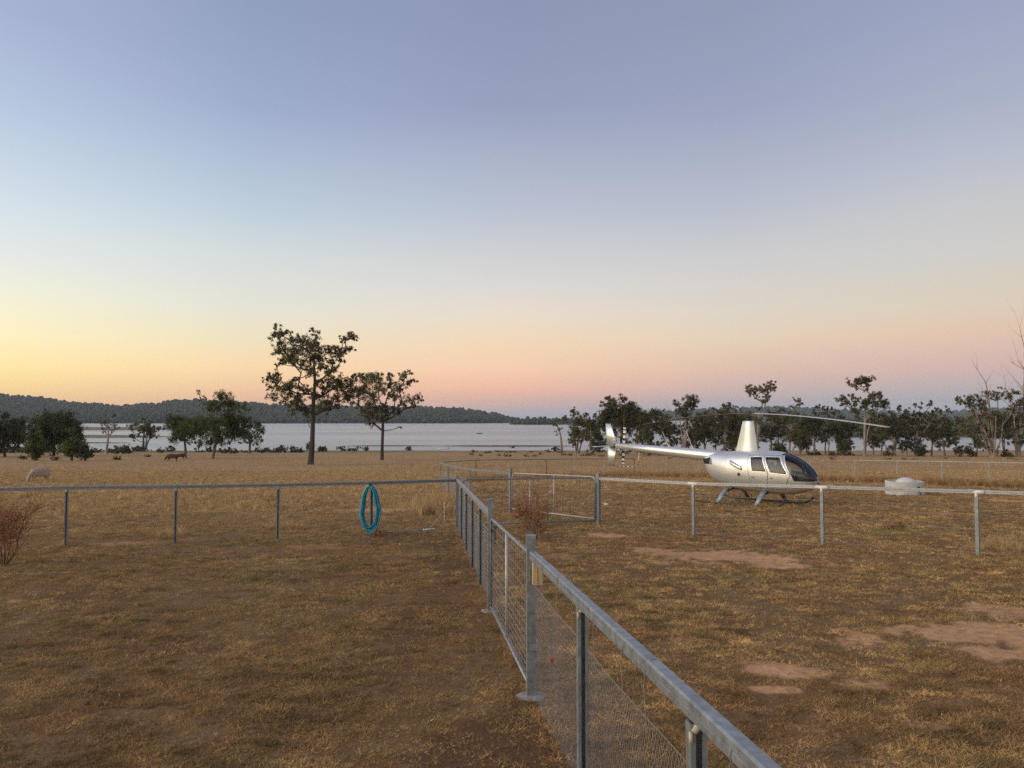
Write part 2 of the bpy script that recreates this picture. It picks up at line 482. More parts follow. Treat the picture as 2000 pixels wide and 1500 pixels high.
def blob_tree(m, p, h, w, rng):
    """far tree: an uneven crown of two rough rings on a stub"""
    n = 6; a0 = rng.random() * 6
    lv = [(0.0, .35), (.3, 1.0), (.65, .8 + rng.random() * .3), (.9, .45)]
    rings = []
    for z, r in lv:
        rings.append([(p[0] + math.cos(a0 + 6.283 * i / n) * w * r * rng.uniform(.7, 1.2), p[1] + math.sin(a0 + 6.283 * i / n) * w * r * rng.uniform(.7, 1.2), p[2] + h * z * rng.uniform(.9, 1.08)) for i in range(n)])
    m.rings(rings, True)
def forest(name, m, us, rows, count, tmin, tmax, h, label, mat, seed, ridge=0):
    rng = random.Random(seed); out = MB(); k = len(us)
    for c in range(count + ridge):
        t = (rng.uniform(tmin, tmax) if c < count else rng.uniform(.77, .815)) * rows
        i = rng.uniform(0, k - 1.001)
        j = int(t); ft = t - j; ii = int(i); fi = i - ii
        A = np.array(m.v[j * k + ii]); B = np.array(m.v[j * k + ii + 1]); C_ = np.array(m.v[(j + 1) * k + ii]); D = np.array(m.v[(j + 1) * k + ii + 1])
        p = (A * (1 - fi) + B * fi) * (1 - ft) + (C_ * (1 - fi) + D * fi) * ft
        if p[2] < LAKE_Z + .5: continue
        hh = h * rng.uniform(.6, 1.3) * (1.0 if c < count else 1.25)
        blob_tree(out, (p[0], p[1], p[2] - .5), hh, hh * rng.uniform(.38, .6), rng)
    o = out.build(name, mat)
    return tag(o, label, kind='stuff')
M_forest = pmat('far_foliage', (.034, .043, .024), .95, var=.5, scale=.03)
forest('forest', m1, us1, rows1, 9000, 0.0, .8, 9, 'dense far forest covering the ridge across the lake', M_forest, 3, 1300)
forest('forest', m2, us2, rows2, 3500, .0, .8, 13, 'far forest on the distant blue-grey hills', M_forest, 4, 500)

forest('forest', m3, us3, rows3, 260, .05, .8, 6, 'far trees on the low spit beyond the ridge', M_forest, 6, 60)
# wooded bank across the inlet on the right
bank = MB(); BU = list(range(1360, 2321, 20))
for j, (dy, h) in enumerate([(-4, -.6), (2, .5), (12, 1.5), (45, 6), (110, 13), (200, 15), (320, -2)]):
    for u in BU:
        d = 455 + 14 * noise.noise((u * .006, 2.2, 0)) + 60 * max(0, (1560 - u) / 200)
        y = d + dy
        hk = h * (.30 + .28 * min(1, max(0, (u - 1500) / 400))) if h > 0 else h
        bank.v.append(((u - 1000) / F * y, y, LAKE_Z + hk))
kb = len(BU)
bank.f = [(j * kb + i, j * kb + i + 1, (j + 1) * kb + i + 1, (j + 1) * kb + i) for j in range(6) for i in range(kb - 1)]
o = bank.build('lake_bank', pmat('inlet_bank', (.11, .082, .048), 1, var=.4, scale=.08), None, True)
tag(o, 'wooded far bank of the inlet behind the right-hand gums', kind='structure')
rng = random.Random(11); out = MB()
for c in range(900):
    i = rng.uniform(0, kb - 1.01); j = rng.choice([1, 2, 2, 3, 3, 3, 4, 4]); ii = int(i); f = rng.random()
    A, B = np.array(bank.v[j * kb + ii]), np.array(bank.v[(j + 1) * kb + ii + 1])
    p = A * (1 - f) + B * f
    if p[2] < LAKE_Z + .4: continue
    hh = rng.uniform(3.0, 6.5)
    blob_tree(out, (p[0], p[1], p[2] - .4), hh, hh * rng.uniform(.35, .55), rng)
tag(out.build('bank_scrub', pmat('bank_foliage', (.052, .06, .03), .95, var=.5, scale=.1)), 'scrub and trees covering the far bank of the inlet', kind='stuff')

# ------------------------------------------------------------------ metals and fence profiles
M_galv = pmat('galvanised_steel', (.235, .255, .265), .45, metal=.35, var=.30, scale=19, bump=.08, detail=9)
M_galv_dull = pmat('weathered_galvanised_steel', (.21, .23, .24), .55, metal=.3, var=.2, scale=14)
M_galv_pale = pmat('pale_galvanised_steel', (.40, .40, .375), .5, metal=.25, var=.12, scale=14)
M_wire = pmat('galvanised_wire', (.26, .26, .26), .5, metal=.3)
M_rust = pmat('rusty_steel', (.22, .12, .07), .8, metal=.3, var=.4, scale=20)
M_black = pmat('black_plastic', (.012, .012, .013), .45)
M_conc = pmat('concrete', (.30, .28, .25), .9, var=.22, scale=12, bump=.3)
M_timber = pmat('pale_timber', (.55, .40, .21), .7, var=.22, scale=6, stretch=(8, 8, 1))
M_white = pmat('white_fitting', (.72, .70, .66), .5, var=.08, scale=20)
w_, t_ = .032, .035
RAIL = [(-.026, -.035), (-.030, -.030), (-.030, -.006), (-.024, -.002), (-.030, .003), (-.030, .026), (-.022, .034), (.022, .034), (.030, .026), (.030, .003), (.024, -.002), (.030, -.006), (.030, -.030), (.026, -.035)]
# channel post: closed back towards -y, open groove towards +y
CH = [(-.030, -.026), (.030, -.026), (.030, .026), (.012, .026), (.012, .018), (.022, .018), (.022, -.018), (-.022, -.018), (-.022, .018), (-.012, .018), (-.012, .026), (-.030, .026)]
ROUND = [(.024 * math.cos(6.283 * i / 10), .024 * math.sin(6.283 * i / 10)) for i in range(10)]

def post(parent, p, h, face, mat=M_galv, prof=CH, scale=1.0, name='post'):
    """upright at p whose profile x axis lies along `face`"""
    m = MB(); f = Vector((face[0], face[1], 0)).normalized(); g = Vector((-f.y, f.x, 0))
    a = Vector((0, 0, -.15)); b = Vector((0, 0, h))
    m.rings([[a + f * x * scale + g * y * scale for x, y in prof], [b + f * x * scale + g * y * scale for x, y in prof]])
    o = m.build(name, mat, parent); o.location = Vector(p) - parent.location
    return o
def rail(parent, pts, h, mat=M_galv, prof=RAIL, name='top_rail'):
    m = MB()
    for a, b in zip(pts, pts[1:]):
        m.sweep(prof, Vector(a) + Vector((0, 0, h)) - parent.location, Vector(b) + Vector((0, 0, h)) - parent.location)
    return m.build(name, mat, parent)
def rod(m, a, b, r=.002, sides=3):
    a, b = Vector(a), Vector(b); t = (b - a)
    if t.length < 1e-6: return
    t.normalize(); u = t.orthogonal().normalized(); w = t.cross(u)
    m.rings([[p + (u * math.cos(6.283 * i / sides) + w * math.sin(6.283 * i / sides)) * r for i in range(sides)] for p in (a, b)], cap=False)
def netting(parent, a, b, h, pitch, r, side=.03, name='wire_netting', sag=.02, seed=1):
    """hexagonal-looking twisted wire netting between two ground points"""
    a, b = Vector(a), Vector(b); L = (b - a).length; t = (b - a) / L
    nrm_ = Vector((-t.y, t.x, 0)).normalized()
    m = MB(); nx = int(L / pitch); nz_ = int(h / pitch)
    def P(i, j):
        s = i * pitch; base = a + t * s
        zz = j * pitch
        wob = .012 * noise.noise((s * 1.3 + seed, zz * 1.7, 2.0)) + .006 * noise.noise((s * 4 + seed, zz * 4, 5.0))
        return base + Vector((0, 0, zz + .015 * noise.noise((s * 1.1, seed, zz)))) + nrm_ * (side + wob) - parent.location
    for i in range(nx):
        for j in range(nz_):
            o_ = .5 if j % 2 else 0.0
            # zigzag strands plus the twisted joint
            p0 = P(i + o_, j); p1 = P(i + .5 + o_, j + .45); p2 = P(i + 1 + o_, j)
            rod(m, p0, p1, r); rod(m, p1, p2, r); rod(m, p1, P(i + .5 + o_, j + 1), r * 1.3)
    for jz in (0, nz_):
        for i in range(0, nx, 4):
            rod(m, P(i, jz), P(min(i + 4, nx), jz), r * 2.0)
    o = m.build(name, M_wire, parent)
    o['kind'] = 'stuff'
    return o
def strand(parent, pts, h, r=.0022, name='strand_wire'):
    m = MB()
    for a, b in zip(pts, pts[1:]):
        rod(m, Vector(a) + Vector((0, 0, h)) - parent.location, Vector(b) + Vector((0, 0, h)) - parent.location, r, 4)
    return m.build(name, M_wire, parent)
def footing(parent, p, r, seed=0):
    m = MB(); rings = []
    for rr, z in ((1.0, -.05), (.93, .006), (.7, .016), (.3, .022)):
        rings.append([(math.cos(6.283 * i / 20) * r * rr * (1 + .32 * noise.noise((math.cos(6.283 * i / 20) * 2, math.sin(6.283 * i / 20) * 2, seed))), math.sin(6.283 * i / 20) * r * rr * (1 + .32 * noise.noise((math.cos(6.283 * i / 20) * 2 + 5, math.sin(6.283 * i / 20) * 2, seed))), z) for i in range(20)])
    m.rings(rings)
    o = m.build('concrete_footing', M_conc, parent, True); o.location = Vector(p) - parent.location
    return o

ALONG = (CORNER - GATE_NEAR).normalized()
def on_line(y):
    """ground point of the long yard fence at distance y"""
    if y < GATE_NEAR.y:
        x = GATE_NEAR.x + (GATE_NEAR.y - y) * .127; return Vector((x, y, gz(x, y)))
    if y >= GATE_FAR.y: a, b = GATE_FAR, CORNER
    else: a, b = GATE_NEAR, GATE_FAR
    t = (y - a.y) / (b.y - a.y)
    x = a.x + (b.x - a.x) * t
    return Vector((x, y, gz(x, y)))
# ---- near run: mesh gate to the house
fA = empty('rail_fence', GATE_NEAR)
tag(fA, 'galvanised rail fence with fine wire netting running from mesh gate toward the house', 'fence')
ptsA = [on_line(y) for y in (4.54, 2.72, .9, -.95)]
rail(fA, [GATE_NEAR + ALONG * -.13, ptsA[-1]], 1.185)
gp = post(fA, GATE_NEAR, 1.31, ALONG, M_galv, prof=[(-.032, -.032), (.032, -.032), (.032, .032), (-.032, .032)], scale=1.15, name='gate_post')
mcap = MB(); mcap.box((0, 0, .012), (.084, .084, .03)); c = mcap.build('post_cap', M_galv, gp); c.location = (0, 0, 1.31)
PF = (-ALONG.y, ALONG.x)
M_weld = pmat('cream_cold_galvanising', (.46, .43, .36), .6, var=.2, scale=30)
def weld(par, p, h):
    m = MB(); m.tube([(-.02, 0, 0), (.0, .0, .028), (.024, 0, .01)], [.012, .016, .011], 7); m.tube([(-.03, 0, -.035), (-.03, 0, .0)], .008, 6)
    o = m.build('weld_patch', M_weld, par, True); o.location = Vector(p) - par.location - ALONG * .03 + Vector((0, 0, h))
for p in ptsA:
    post(fA, p, 1.15, PF); weld(fA, p, 1.125)
footing(fA, GATE_NEAR, .135, 2)
for ky in (5.75, 5.15, 4.1, 3.55, 3.2, 2.35, 1.9):
    q = on_line(ky) - GATE_NEAR; tw = MB(); rr_ = .043
    tw.tube([(math.cos(a_ * .524) * rr_ * .85, 0, math.sin(a_ * .524) * rr_) for a_ in range(13)], .0022, 5, False); tw.tube([(-rr_ * .8, 0, -.02), (-rr_ * .9, .01, -.07), (-.03, 0, -.26)], .0014, 4)
    o = tw.build('tie_wire', M_wire, fA); o.location = q + Vector((0, 0, 1.185))
netting(fA, GATE_NEAR, ptsA[2], .93, .034, .0009, seed=2)
tm = MB(); tm.box((-.024, 0, 0), (.038, .05, .21)); tm.box((.019, .002, .003), (.038, .048, .215)); tm.box((.0, 0, .115), (.09, .065, .014))
tb = tm.build('timber_packer', M_timber, fA); tb.location = -ALONG * .085 + Vector((.045, 0, 1.045)); tb.rotation_euler = (0, 0, math.atan2(ALONG.y, ALONG.x) - math.pi / 2)
tb['label'] = 'pale timber packing block beside gate post'
hg = MB(); hg.tube([(0, 0, 0), (.05, -.02, 0)], .02, 8); hg.box((.0, 0, 0), (.07, .075, .05))
hb = hg.build('gate_hinge', M_galv_dull, fA); hb.location = (.02, -.02, .42)
rt = MB(); rt.box((0, 0, 0), (.018, .005, .028)); rt_o = rt.build('red_tag', pmat('red_plastic', (.35, .03, .02), .5), fA)
q = on_line(5.35); rt_o.location = q - GATE_NEAR + Vector((-.03, 0, .62))
# ---- run from the gate to the corner
fB = empty('rail_fence', CORNER)
tag(fB, 'galvanised rail fence with netting between mesh gate and wide dark gate', 'fence')
ptsB = [on_line(y) for y in (11.55, 13.4, 15.3, 17.25)]
rail(fB, [GATE_FAR, CORNER], 1.2)
gp2 = post(fB, GATE_FAR, 1.41, ALONG, M_galv, prof=[(-.03, -.03), (.03, -.03), (.03, .03), (-.03, .03)], scale=1.15, name='gate_post')
footing(fB, GATE_FAR, .13, 7)
for p in ptsB:
    post(fB, p, 1.17, PF); weld(fB, p, 1.14)
cp = post(fB, CORNER, 1.32, ALONG, M_galv_dull, prof=[(-.03, -.03), (.03, -.03), (.03, .03), (-.03, .03)], scale=1.2, name='corner_post')
netting(fB, CORNER, GATE_FAR, .98, .055, .0014, seed=9)
lm = MB()
lm.box((0, 0, 0), (.05, .09, .03)); lm.box((.03, -.05, -.06), (.02, .02, .20)); lm.box((.03, -.05, .05), (.05, .06, .03))
lo = lm.build('gate_latch', M_black, gp2); lo.location = (.03, -.06, 1.02)

# ---- mesh gate
def mesh_gate():
    a = GATE_FAR + (GATE_NEAR - GATE_FAR).normalized() * .07; b = GATE_NEAR + (GATE_FAR - GATE_NEAR).normalized() * .07
    a = Vector((a.x, a.y, GATE_FAR.z)); b = Vector((b.x, b.y, GATE_NEAR.z))
    g = empty('mesh_gate', b)
    tag(g, 'galvanised tube gate filled with horizontal wires, closed between tall square posts', 'gate')
    A, B = a - b, Vector((0, 0, 0))
    lo_, hi = .07, 1.17
    def q(t, h): return A + (B - A) * t + Vector((0, 0, h))
    fm = MB(); rr = .09; L = (B - A).length
    pts = [q(0, lo_), q(0, hi - rr), q(rr * .3 / L, hi - rr * .3), q(rr / L, hi), q(1 - rr / L, hi), q(1 - rr * .3 / L, hi - rr * .3), q(1, hi - rr), q(1, lo_), q(0, lo_)]
    fm.tube(pts[:8], .0175, 8); fm.tube([q(0, lo_), q(1, lo_)], .0175, 8)
    fm.build('gate_frame', M_galv, g, True)
    um = MB(); um.tube([q(.5, lo_), q(.5, hi)], .016, 8); um.build('upright', M_galv_pale, g, True)
    hs = [.13, .19, .25, .31, .38, .45, .53, .62, .72, .83, .95, 1.07]
    me = None
    for h in hs:
        if me is None:
            wm = MB(); rod(wm, A, B, .0026, 4); me = wm.mesh('wire', M_wire)
        o = bpy.data.objects.new('wire', me); COL.objects.link(o); o.parent = g; o.location = (0, 0, h)
    vm = MB(); n = int(L / .15)
    for i in range(1, n): rod(vm, q(i / n, lo_), q(i / n, hi), .0014, 3)
    v = vm.build('stay_wires', M_wire, g); v['kind'] = 'stuff'
mesh_gate()

# ---- left run
fC = empty('rail_fence', LEFT[0])
tag(fC, 'galvanised single rail fence crossing the left lawn below the paddock', 'fence')
ptsC = [CORNER] + LEFT
dirC = (LEFT[3] - CORNER).normalized()
rail(fC, ptsC, 1.2, M_galv_dull)
for p in LEFT:
    post(fC, p, 1.17, dirC, M_galv_dull)
    cm = MB(); cm.box((0, 0, 0), (.085, .05, .06)); c = cm.build('rail_clamp', M_galv, fC); c.location = p - fC.location + Vector((0, -.04, 1.14))
strand(fC, ptsC, .92); strand(fC, ptsC, .06); strand(fC, ptsC, .5)
# ---- right run
fD = empty('rail_fence', RIGHT[0])
tag(fD, 'pale rail fence with white tee joints crossing in front of the helicopter', 'fence')
ptsD = [G2] + RIGHT
dirD = (RIGHT[1] - G2).normalized()
rail(fD, ptsD, 1.2, M_galv_pale)
for p in RIGHT:
    post(fD, p, 1.17, dirD, M_galv)
    cm = MB(); cm.tube([(-.13, 0, 0), (.13, 0, 0)], .042, 8); cm.tube([(0, 0, -.1), (0, 0, 0)], .036, 8)
    c = cm.build('rail_tee', M_white, fD, True); c.location = p - fD.location + Vector((0, 0, 1.195)); c.rotation_euler = (0, 0, math.atan2(dirD.y, dirD.x))
g2p = post(fD, G2, 1.34, dirD, M_galv_dull, prof=[(-.04, -.04), (.04, -.04), (.04, .04), (-.04, .04)], scale=1.15, name='gate_post')
strand(fD, ptsD, .92); strand(fD, ptsD, .06); strand(fD, ptsD, .5)

# ---- wide gates
def tube_gate(name, a, b, h0, h1, mat, label, ups, group=None, wires=6):
    a, b = Vector(a), Vector(b)
    g = empty(name, a); tag(g, label, 'gate', group)
    A, B = Vector((0, 0, 0)), b - a; L = B.length
    def q(t, h): return A + (B - A) * t + Vector((0, 0, h))
    rr = .14; fm = MB()
    pts = [q(0, h0), q(0, h1 - rr), q(rr * .3 / L, h1 - rr * .3), q(rr / L, h1), q(1 - rr / L, h1), q(1 - rr * .3 / L, h1 - rr * .3), q(1, h1 - rr), q(1, h0)]
    fm.tube(pts, .02, 8); fm.tube([q(0, h0), q(1, h0)], .02, 8)
    fm.build('gate_frame', mat, g, True)
    for t in ups:
        um = MB(); um.tube([q(t, h0), q(t, h1)], .018, 8); um.build('upright', M_galv_pale, g, True)
    vm = MB()
    for i in range(1, wires + 1): rod(vm, q(0, h0 + (h1 - h0) * i / (wires + 1)), q(1, h0 + (h1 - h0) * i / (wires + 1)), .002, 3)
    nv = int(L / .15)
    for i in range(1, nv): rod(vm, q(i / nv, h0), q(i / nv, h1), .0015, 3)
    v = vm.build('wire_mesh', M_wire, g); v['kind'] = 'stuff'
    return g
dg = (G2 - CORNER).normalized()
tube_gate('wide_gate', CORNER + dg * .12, G2 - dg * .1, .1, 1.22, M_galv_dull, 'dark grey tube gate closed between corner post and battered gate post', (.5,))
dh = (POST997 - G2).normalized()
tube_gate('wide_gate', G2 + dh * .12, POST997 - dh * .1, .14, 1.24, M_galv_pale, 'pale tube gate slanting away behind the rusty dry shrub', (.46,))
# ---- fence beyond, with the rounded corner, and the far run
U920 = gnd(919, 985); U876 = gnd(876, 962)
U920 = Vector((pix(919, 930, 27.5).x, 27.5, gz(pix(919, 930, 27.5).x, 27.5)))
U862 = Vector((pix(861, 930, 37.0).x, 37.0, gz(pix(861, 930, 37).x, 37.0)))
U876 = Vector((pix(876, 930, 32.5).x, 32.5, gz(pix(876, 930, 32.5).x, 32.5)))
fE = empty('rail_fence', POST997)
tag(fE, 'weathered rail fence with netting behind the yard, bending round a far corner', 'fence')
post(fE, POST997, 1.40, dh, M_galv, prof=[(-.035, -.035), (.035, -.035), (.035, .035), (-.035, .035)], scale=1.2, name='gate_post')
for p in (U920, U876, U862): post(fE, p, 1.2, (1, 0), M_galv_dull, scale=1.1)
rail(fE, [POST997, U920, U876, U862], 1.22, M_galv_dull)
netting(fE, U920, U862, .95, .11, .0026, seed=21)
far_px = [(861, 37), (868, 39.5), (890, 42), (930, 44.2), (972, 45.2), (1017, 46.2), (1067, 47.4), (1121, 48.6), (1179, 49.8), (1238, 50.5), (1300, 50), (1365, 49), (1430, 48), (1500, 46.5), (1580, 44.8), (1667, 43), (1750, 41.6), (1837, 40), (1929, 38.5), (2030, 37), (2145, 35.5)]
FAR = []
for u, y in far_px:
    x = (u - 1000) / F * y; FAR.append(Vector((x, y, gz(x, y))))
fG = empty('rail_fence', FAR[9])
tag(fG, 'long weathered rail fence in the paddock behind the helicopter', 'fence')
for k_, p in enumerate(FAR[2:]): post(fG, p, 1.2, (1, 0), M_galv_pale if k_ > 12 else M_rust if k_ % 3 == 1 else M_galv_pale, scale=.85)
rail(fG, FAR[:10], 1.2, M_galv_dull, prof=[(x * .8, y * .7) for x, y in RAIL])
rail(fG, FAR[15:], 1.2, M_galv_pale, prof=[(x * .7, y * .5) for x, y in RAIL])
strand(fG, FAR[9:16], 1.2, .006); strand(fG, FAR, .8, .004); strand(fG, FAR, .4, .004)
# ------------------------------------------------------------------ trees
def leaf_mat(name, dark, light):
    m, n, l, b = nodes_of(name)
    b.inputs['Roughness'].default_value = .6
    b.inputs['Specular IOR Level'].default_value = .3
    a = n.new('ShaderNodeAttribute'); a.attribute_name = 'leaf_tone'
    cr = n.new('ShaderNodeValToRGB')
    cr.color_ramp.elements[0].color = (*dark, 1); cr.color_ramp.elements[1].color = (*light, 1)
    l.new(a.outputs['Fac'], cr.inputs[0]); l.new(cr.outputs[0], b.inputs['Base Color'])
    tr = n.new('ShaderNodeBsdfTranslucent'); l.new(cr.outputs[0], tr.inputs['Color'])
    mx = n.new('ShaderNodeMixShader'); mx.inputs[0].default_value = .25
    out = n['Material Output']
    l.new(b.outputs[0], mx.inputs[1]); l.new(tr.outputs[0], mx.inputs[2]); l.new(mx.outputs[0], out.inputs[0])
    return m
M_leaf = leaf_mat('gum_leaves', (.034, .038, .016), (.175, .172, .072))
M_leaf_ol = leaf_mat('olive_leaves', (.038, .038, .016), (.18, .162, .068))
M_leaf_gr = leaf_mat('dense_green_leaves', (.026, .038, .011), (.14, .165, .042))
M_leaf_rust = leaf_mat('rusty_dead_leaves', (.22, .092, .034), (.52, .26, .105))
M_bark_d = pmat('dark_bark', (.055, .045, .036), .95, var=.4, scale=3, bump=.5, stretch=(1, 1, .3))
M_bark_g = pmat('grey_brown_bark', (.13, .105, .08), .95, var=.4, scale=2, bump=.4, stretch=(1, 1, .3))
M_bark_p = pmat('pale_gum_bark', (.26, .21, .165), .9, var=.35, scale=1.5, stretch=(1, 1, .4))
M_bark_w = pmat('bleached_dead_wood', (.33, .28, .24), .9, var=.3, scale=2)
M_twig = pmat('brown_twig', (.17, .095, .058), .9, var=.3, scale=8)

def skeleton(base, trunk, clumps, rng, r_tip, up_pull=.12, stemmy=1.0):
    """connect every leaf clump to the nearest lower limb; radii grow with what a limb carries"""
    N = [Vector(base)]; par = [-1]
    for p in trunk:
        N.append(Vector(p)); par.append(len(N) - 2)
    n_tr = len(N)
    order = sorted(range(len(clumps)), key=lambda i: (clumps[i][0] - N[n_tr - 1]).length)
    ends = [None] * len(clumps)
    lo = 2
    for ci in order:
        c = clumps[ci][0]; best, bi = 1e9, lo
        for i in range(lo, len(N)):
            d = c - N[i]
            L = d.length
            cost = L * (1.0 + 1.7 * max(0, .45 - d.z / (L + 1e-6))) + (.12 * L if i < n_tr else 0)
            if cost < best: best, bi = cost, i
        a = N[bi]; L = (c - a).length
        k = max(1, int(L / .9)); prev_ = bi
        side = Vector((rng.uniform(-1, 1), rng.uniform(-1, 1), rng.uniform(-.4, .6))) * L * .10
        for s in range(1, k + 1):
            t = s / k; bow = math.sin(math.pi * t)
            p = a.lerp(c, t) + side * bow - Vector((0, 0, up_pull * L * bow))
            p += Vector((rng.uniform(-1, 1), rng.uniform(-1, 1), rng.uniform(-1, 1))) * .05 * min(L, 1.5)
            N.append(p); par.append(prev_); prev_ = len(N) - 1
        ends[ci] = prev_
    w = [0.0] * len(N)
    for e in ends: w[e] += 1
    for i in range(len(N) - 1, 0, -1): w[par[i]] += w[i]
    rad = [r_tip * stemmy * max(1, x) ** .42 for x in w]
    return N, par, rad, ends, n_tr

def tree(name, base, trunk, clumps, label, cat='tree', bark=None, leaf=None, seed=1, leaf_size=.16, dens=1.4, r_tip=.03, trunk_r=None, dead=(), group=None, up_pull=.12, twigs=4, tone=0.0, stems=()):
    rng = random.Random(seed)
    root = empty(name, base); tag(root, label, cat, group)
    B = Vector(base)
    N, par, rad, ends, n_tr = skeleton(base, trunk, clumps, rng, r_tip, up_pull)
    m = MB()
    if trunk_r:
        for i in range(n_tr):
            rad[i] = max(rad[i], trunk_r * (1.25 if i == 0 else 1 - .12 * i if i <= 2 else .66 * (1 - .16 * (i - 2))))
    def seg(a, b, ra, rb, sides):
        m.tube([a - B, b - B], [ra, rb], sides, cap=False)
    tr = [N[i] - B for i in range(n_tr)]; tr[0] = tr[0] - Vector((0, 0, .3))
    rr = [rad[i] for i in range(n_tr)]
    tr = [tr[0], tr[0].lerp(tr[1], .25)] + tr[1:]; rr = [rr[0] * 1.15, rr[0] * .85] + rr[1:]
    m.tube(tr, rr, 9, cap=True)
    for st in stems:
        k = len(st); m.tube([Vector(s_) - B for s_ in st], [rr[1] * .8 * (1 - .75 * i / (k - 1)) for i in range(k)], 6, cap=False)
    for i in range(n_tr, len(N)):
        seg(N[par[i]], N[i], min(rad[par[i]], rad[i] * 1.5), rad[i], 5 if rad[i] > r_tip * 1.8 else 4)
    lv, lf, tone_a = [], [], []
    for ci, (c, r) in enumerate(clumps):
        r *= 1.16; e = N[ends[ci]]
        ctone = min(1, max(0, rng.uniform(.1, .8) + tone))
        for s in range(twigs):
            d = Vector((rng.gauss(0, 1), rng.gauss(0, 1), rng.gauss(.3, .8))).normalized() * r * rng.uniform(.6, 1.1)
            tip = e + d
            m.tube([e - B, e.lerp(tip, .5) - B + Vector((0, 0, -.06 * r)), tip - B], [r_tip * .7, r_tip * .5, r_tip * .25], 3, cap=False)
        nl = max(4, int(dens * 11.5 * (r / leaf_size) ** 2))
        subs = [Vector((rng.gauss(0, .48), rng.gauss(0, .48), rng.gauss(0, .40))) * r for _ in range(max(3, int(nl / 30)))]
        for k in range(nl):
            o_ = rng.choice(subs) + Vector((rng.gauss(0, .16), rng.gauss(0, .16), rng.gauss(0, .16))) * r
            p = e + o_ - B
            s = leaf_size * rng.uniform(.55, 1.25)
            u = Vector((rng.gauss(0, 1), rng.gauss(0, 1), rng.gauss(0, 1) - .4)).normalized()
            v = u.orthogonal().normalized(); v = (v * math.cos(k) + u.cross(v) * math.sin(k)) * .6
            n0_ = len(lv)
            lv += [p - u * s * .5 - v * s * .62, p - u * s * .35 + v * s * .62, p + u * s * .6]
            lf.append((n0_, n0_ + 1, n0_ + 2))
            tn = min(1, max(0, ctone + rng.gauss(0, .16)))
            tone_a += [tn] * 3
    m.build('trunk', bark or M_bark_g, root, True)
    for dd in dead:
        dm = MB()
        dead_branch(dm, [Vector(q) - B for q in dd[0]], dd[1], rng)
        dm.build('dead_branch', M_bark_w, root, True)
    me = bpy.data.meshes.new('crown'); me.from_pydata([tuple(q) for q in lv], [], lf)
    at = me.attributes.new('leaf_tone', 'FLOAT', 'POINT'); at.data.foreach_set('value', tone_a)
    me.materials.append(leaf or M_leaf); me.update()
    o = bpy.data.objects.new('crown', me); COL.objects.link(o); o.parent = root
    return root

def dead_branch(m, pts, r, rng, depth=2):
    k = len(pts)
    fine = []
    for i in range(k - 1):
        fine.append(pts[i]); fine.append(pts[i].lerp(pts[i + 1], .5) + Vector((rng.uniform(-1, 1), rng.uniform(-1, 1), rng.uniform(-1, 1))) * (pts[i + 1] - pts[i]).length * .13)
    fine.append(pts[-1])
    rs = [r * (1 - .85 * i / (len(fine) - 1)) for i in range(len(fine))]
    m.tube(fine, rs, 5, cap=False)
    if depth:
        L = sum((b - a).length for a, b in zip(pts, pts[1:]))
        for s in range(8 if depth == 2 else 3):
            i = rng.randrange(len(fine) // 3, len(fine)); p = fine[i]
            d = (fine[-1] - fine[0]).normalized() + Vector((rng.uniform(-.9, .9), rng.uniform(-.7, .7), rng.uniform(-.2, .6)))
            q_ = p + d.normalized() * L * rng.uniform(.15, .35)
            dead_branch(m, [p, q_], rs[i] * .7, rng, depth - 1)

def traced(name, bu, bv, fork, zs, ox, oy, sc_, label, seed, bark, leaf, depth=.75, leader=(), **kw):
    """clumps given as (u, v, r) picked off an enlarged view; set out in depth round the trunk"""
    rng = random.Random(seed); b = gnd(bu, bv); D = b.y; pxm = D / F
    P = [pix(ox + u / sc_, oy + v / sc_, D) for u, v, r in zs]
    us_ = [p.x for p in P]; cx = (min(us_) + max(us_)) / 2; half = (max(us_) - min(us_)) / 2
    cl = []
    for (u, v, r), p in zip(zs, P):
        lim = depth * half * math.sqrt(max(.08, 1 - ((p.x - cx) / half) ** 2))
        dy_ = rng.uniform(-lim, lim)
        k = (D + dy_) / D
        q_ = Vector((p.x * k, D + dy_, CAMZ + (p.z - CAMZ) * k))
        cl.append((q_, r / sc_ * pxm))
        if rng.random() < .95:
            rr_ = r / sc_ * pxm; cl.append((q_ + Vector((rng.uniform(-1, 1), rng.uniform(-1, 1), rng.uniform(-.9, .7))) * rr_ * 1.25, rr_ * .8))
    trunk = [pix(ox + u / sc_, oy + v / sc_, D) for u, v in fork]
    return tree(name, b, trunk, cl, label, bark=bark, leaf=leaf, seed=seed, **kw)

ZA = [(190,70,30),(160,180,35),(240,150,50),(310,140,35),(250,240,50),(200,340,50),(270,330,60),(350,240,50),(340,380,60),(430,220,45),(480,230,60),(420,330,60),(500,320,55),(600,150,40),(580,200,30),(540,280,60),(620,300,50),(690,310,40),(560,400,60),(640,400,60),(730,330,50),(800,300,40),(860,200,30),(930,180,50),(960,210,30),(900,300,40),(800,380,50),(840,340,40),(720,420,40),(650,480,50),(740,530,50),(520,520,55),(470,450,50),(400,420,40),(280,420,50),(240,450,35),
 (110,570,35),(160,600,45),(220,590,45),(200,660,50),(260,700,60),(330,660,55),(380,620,40),(150,770,50),(420,680,45),(330,760,60),(420,780,55),(480,700,40),(300,830,45),(400,860,50),(470,880,45),(480,940,40),(650,700,50),(720,640,50),(780,690,55),(850,640,60),(930,640,50),(880,720,60),(800,770,50),(650,790,60),(720,820,50),(620,880,45),(700,900,40),(780,860,40),(900,800,50),(950,720,50),(960,590,40),(640,620,45),(700,560,40)]
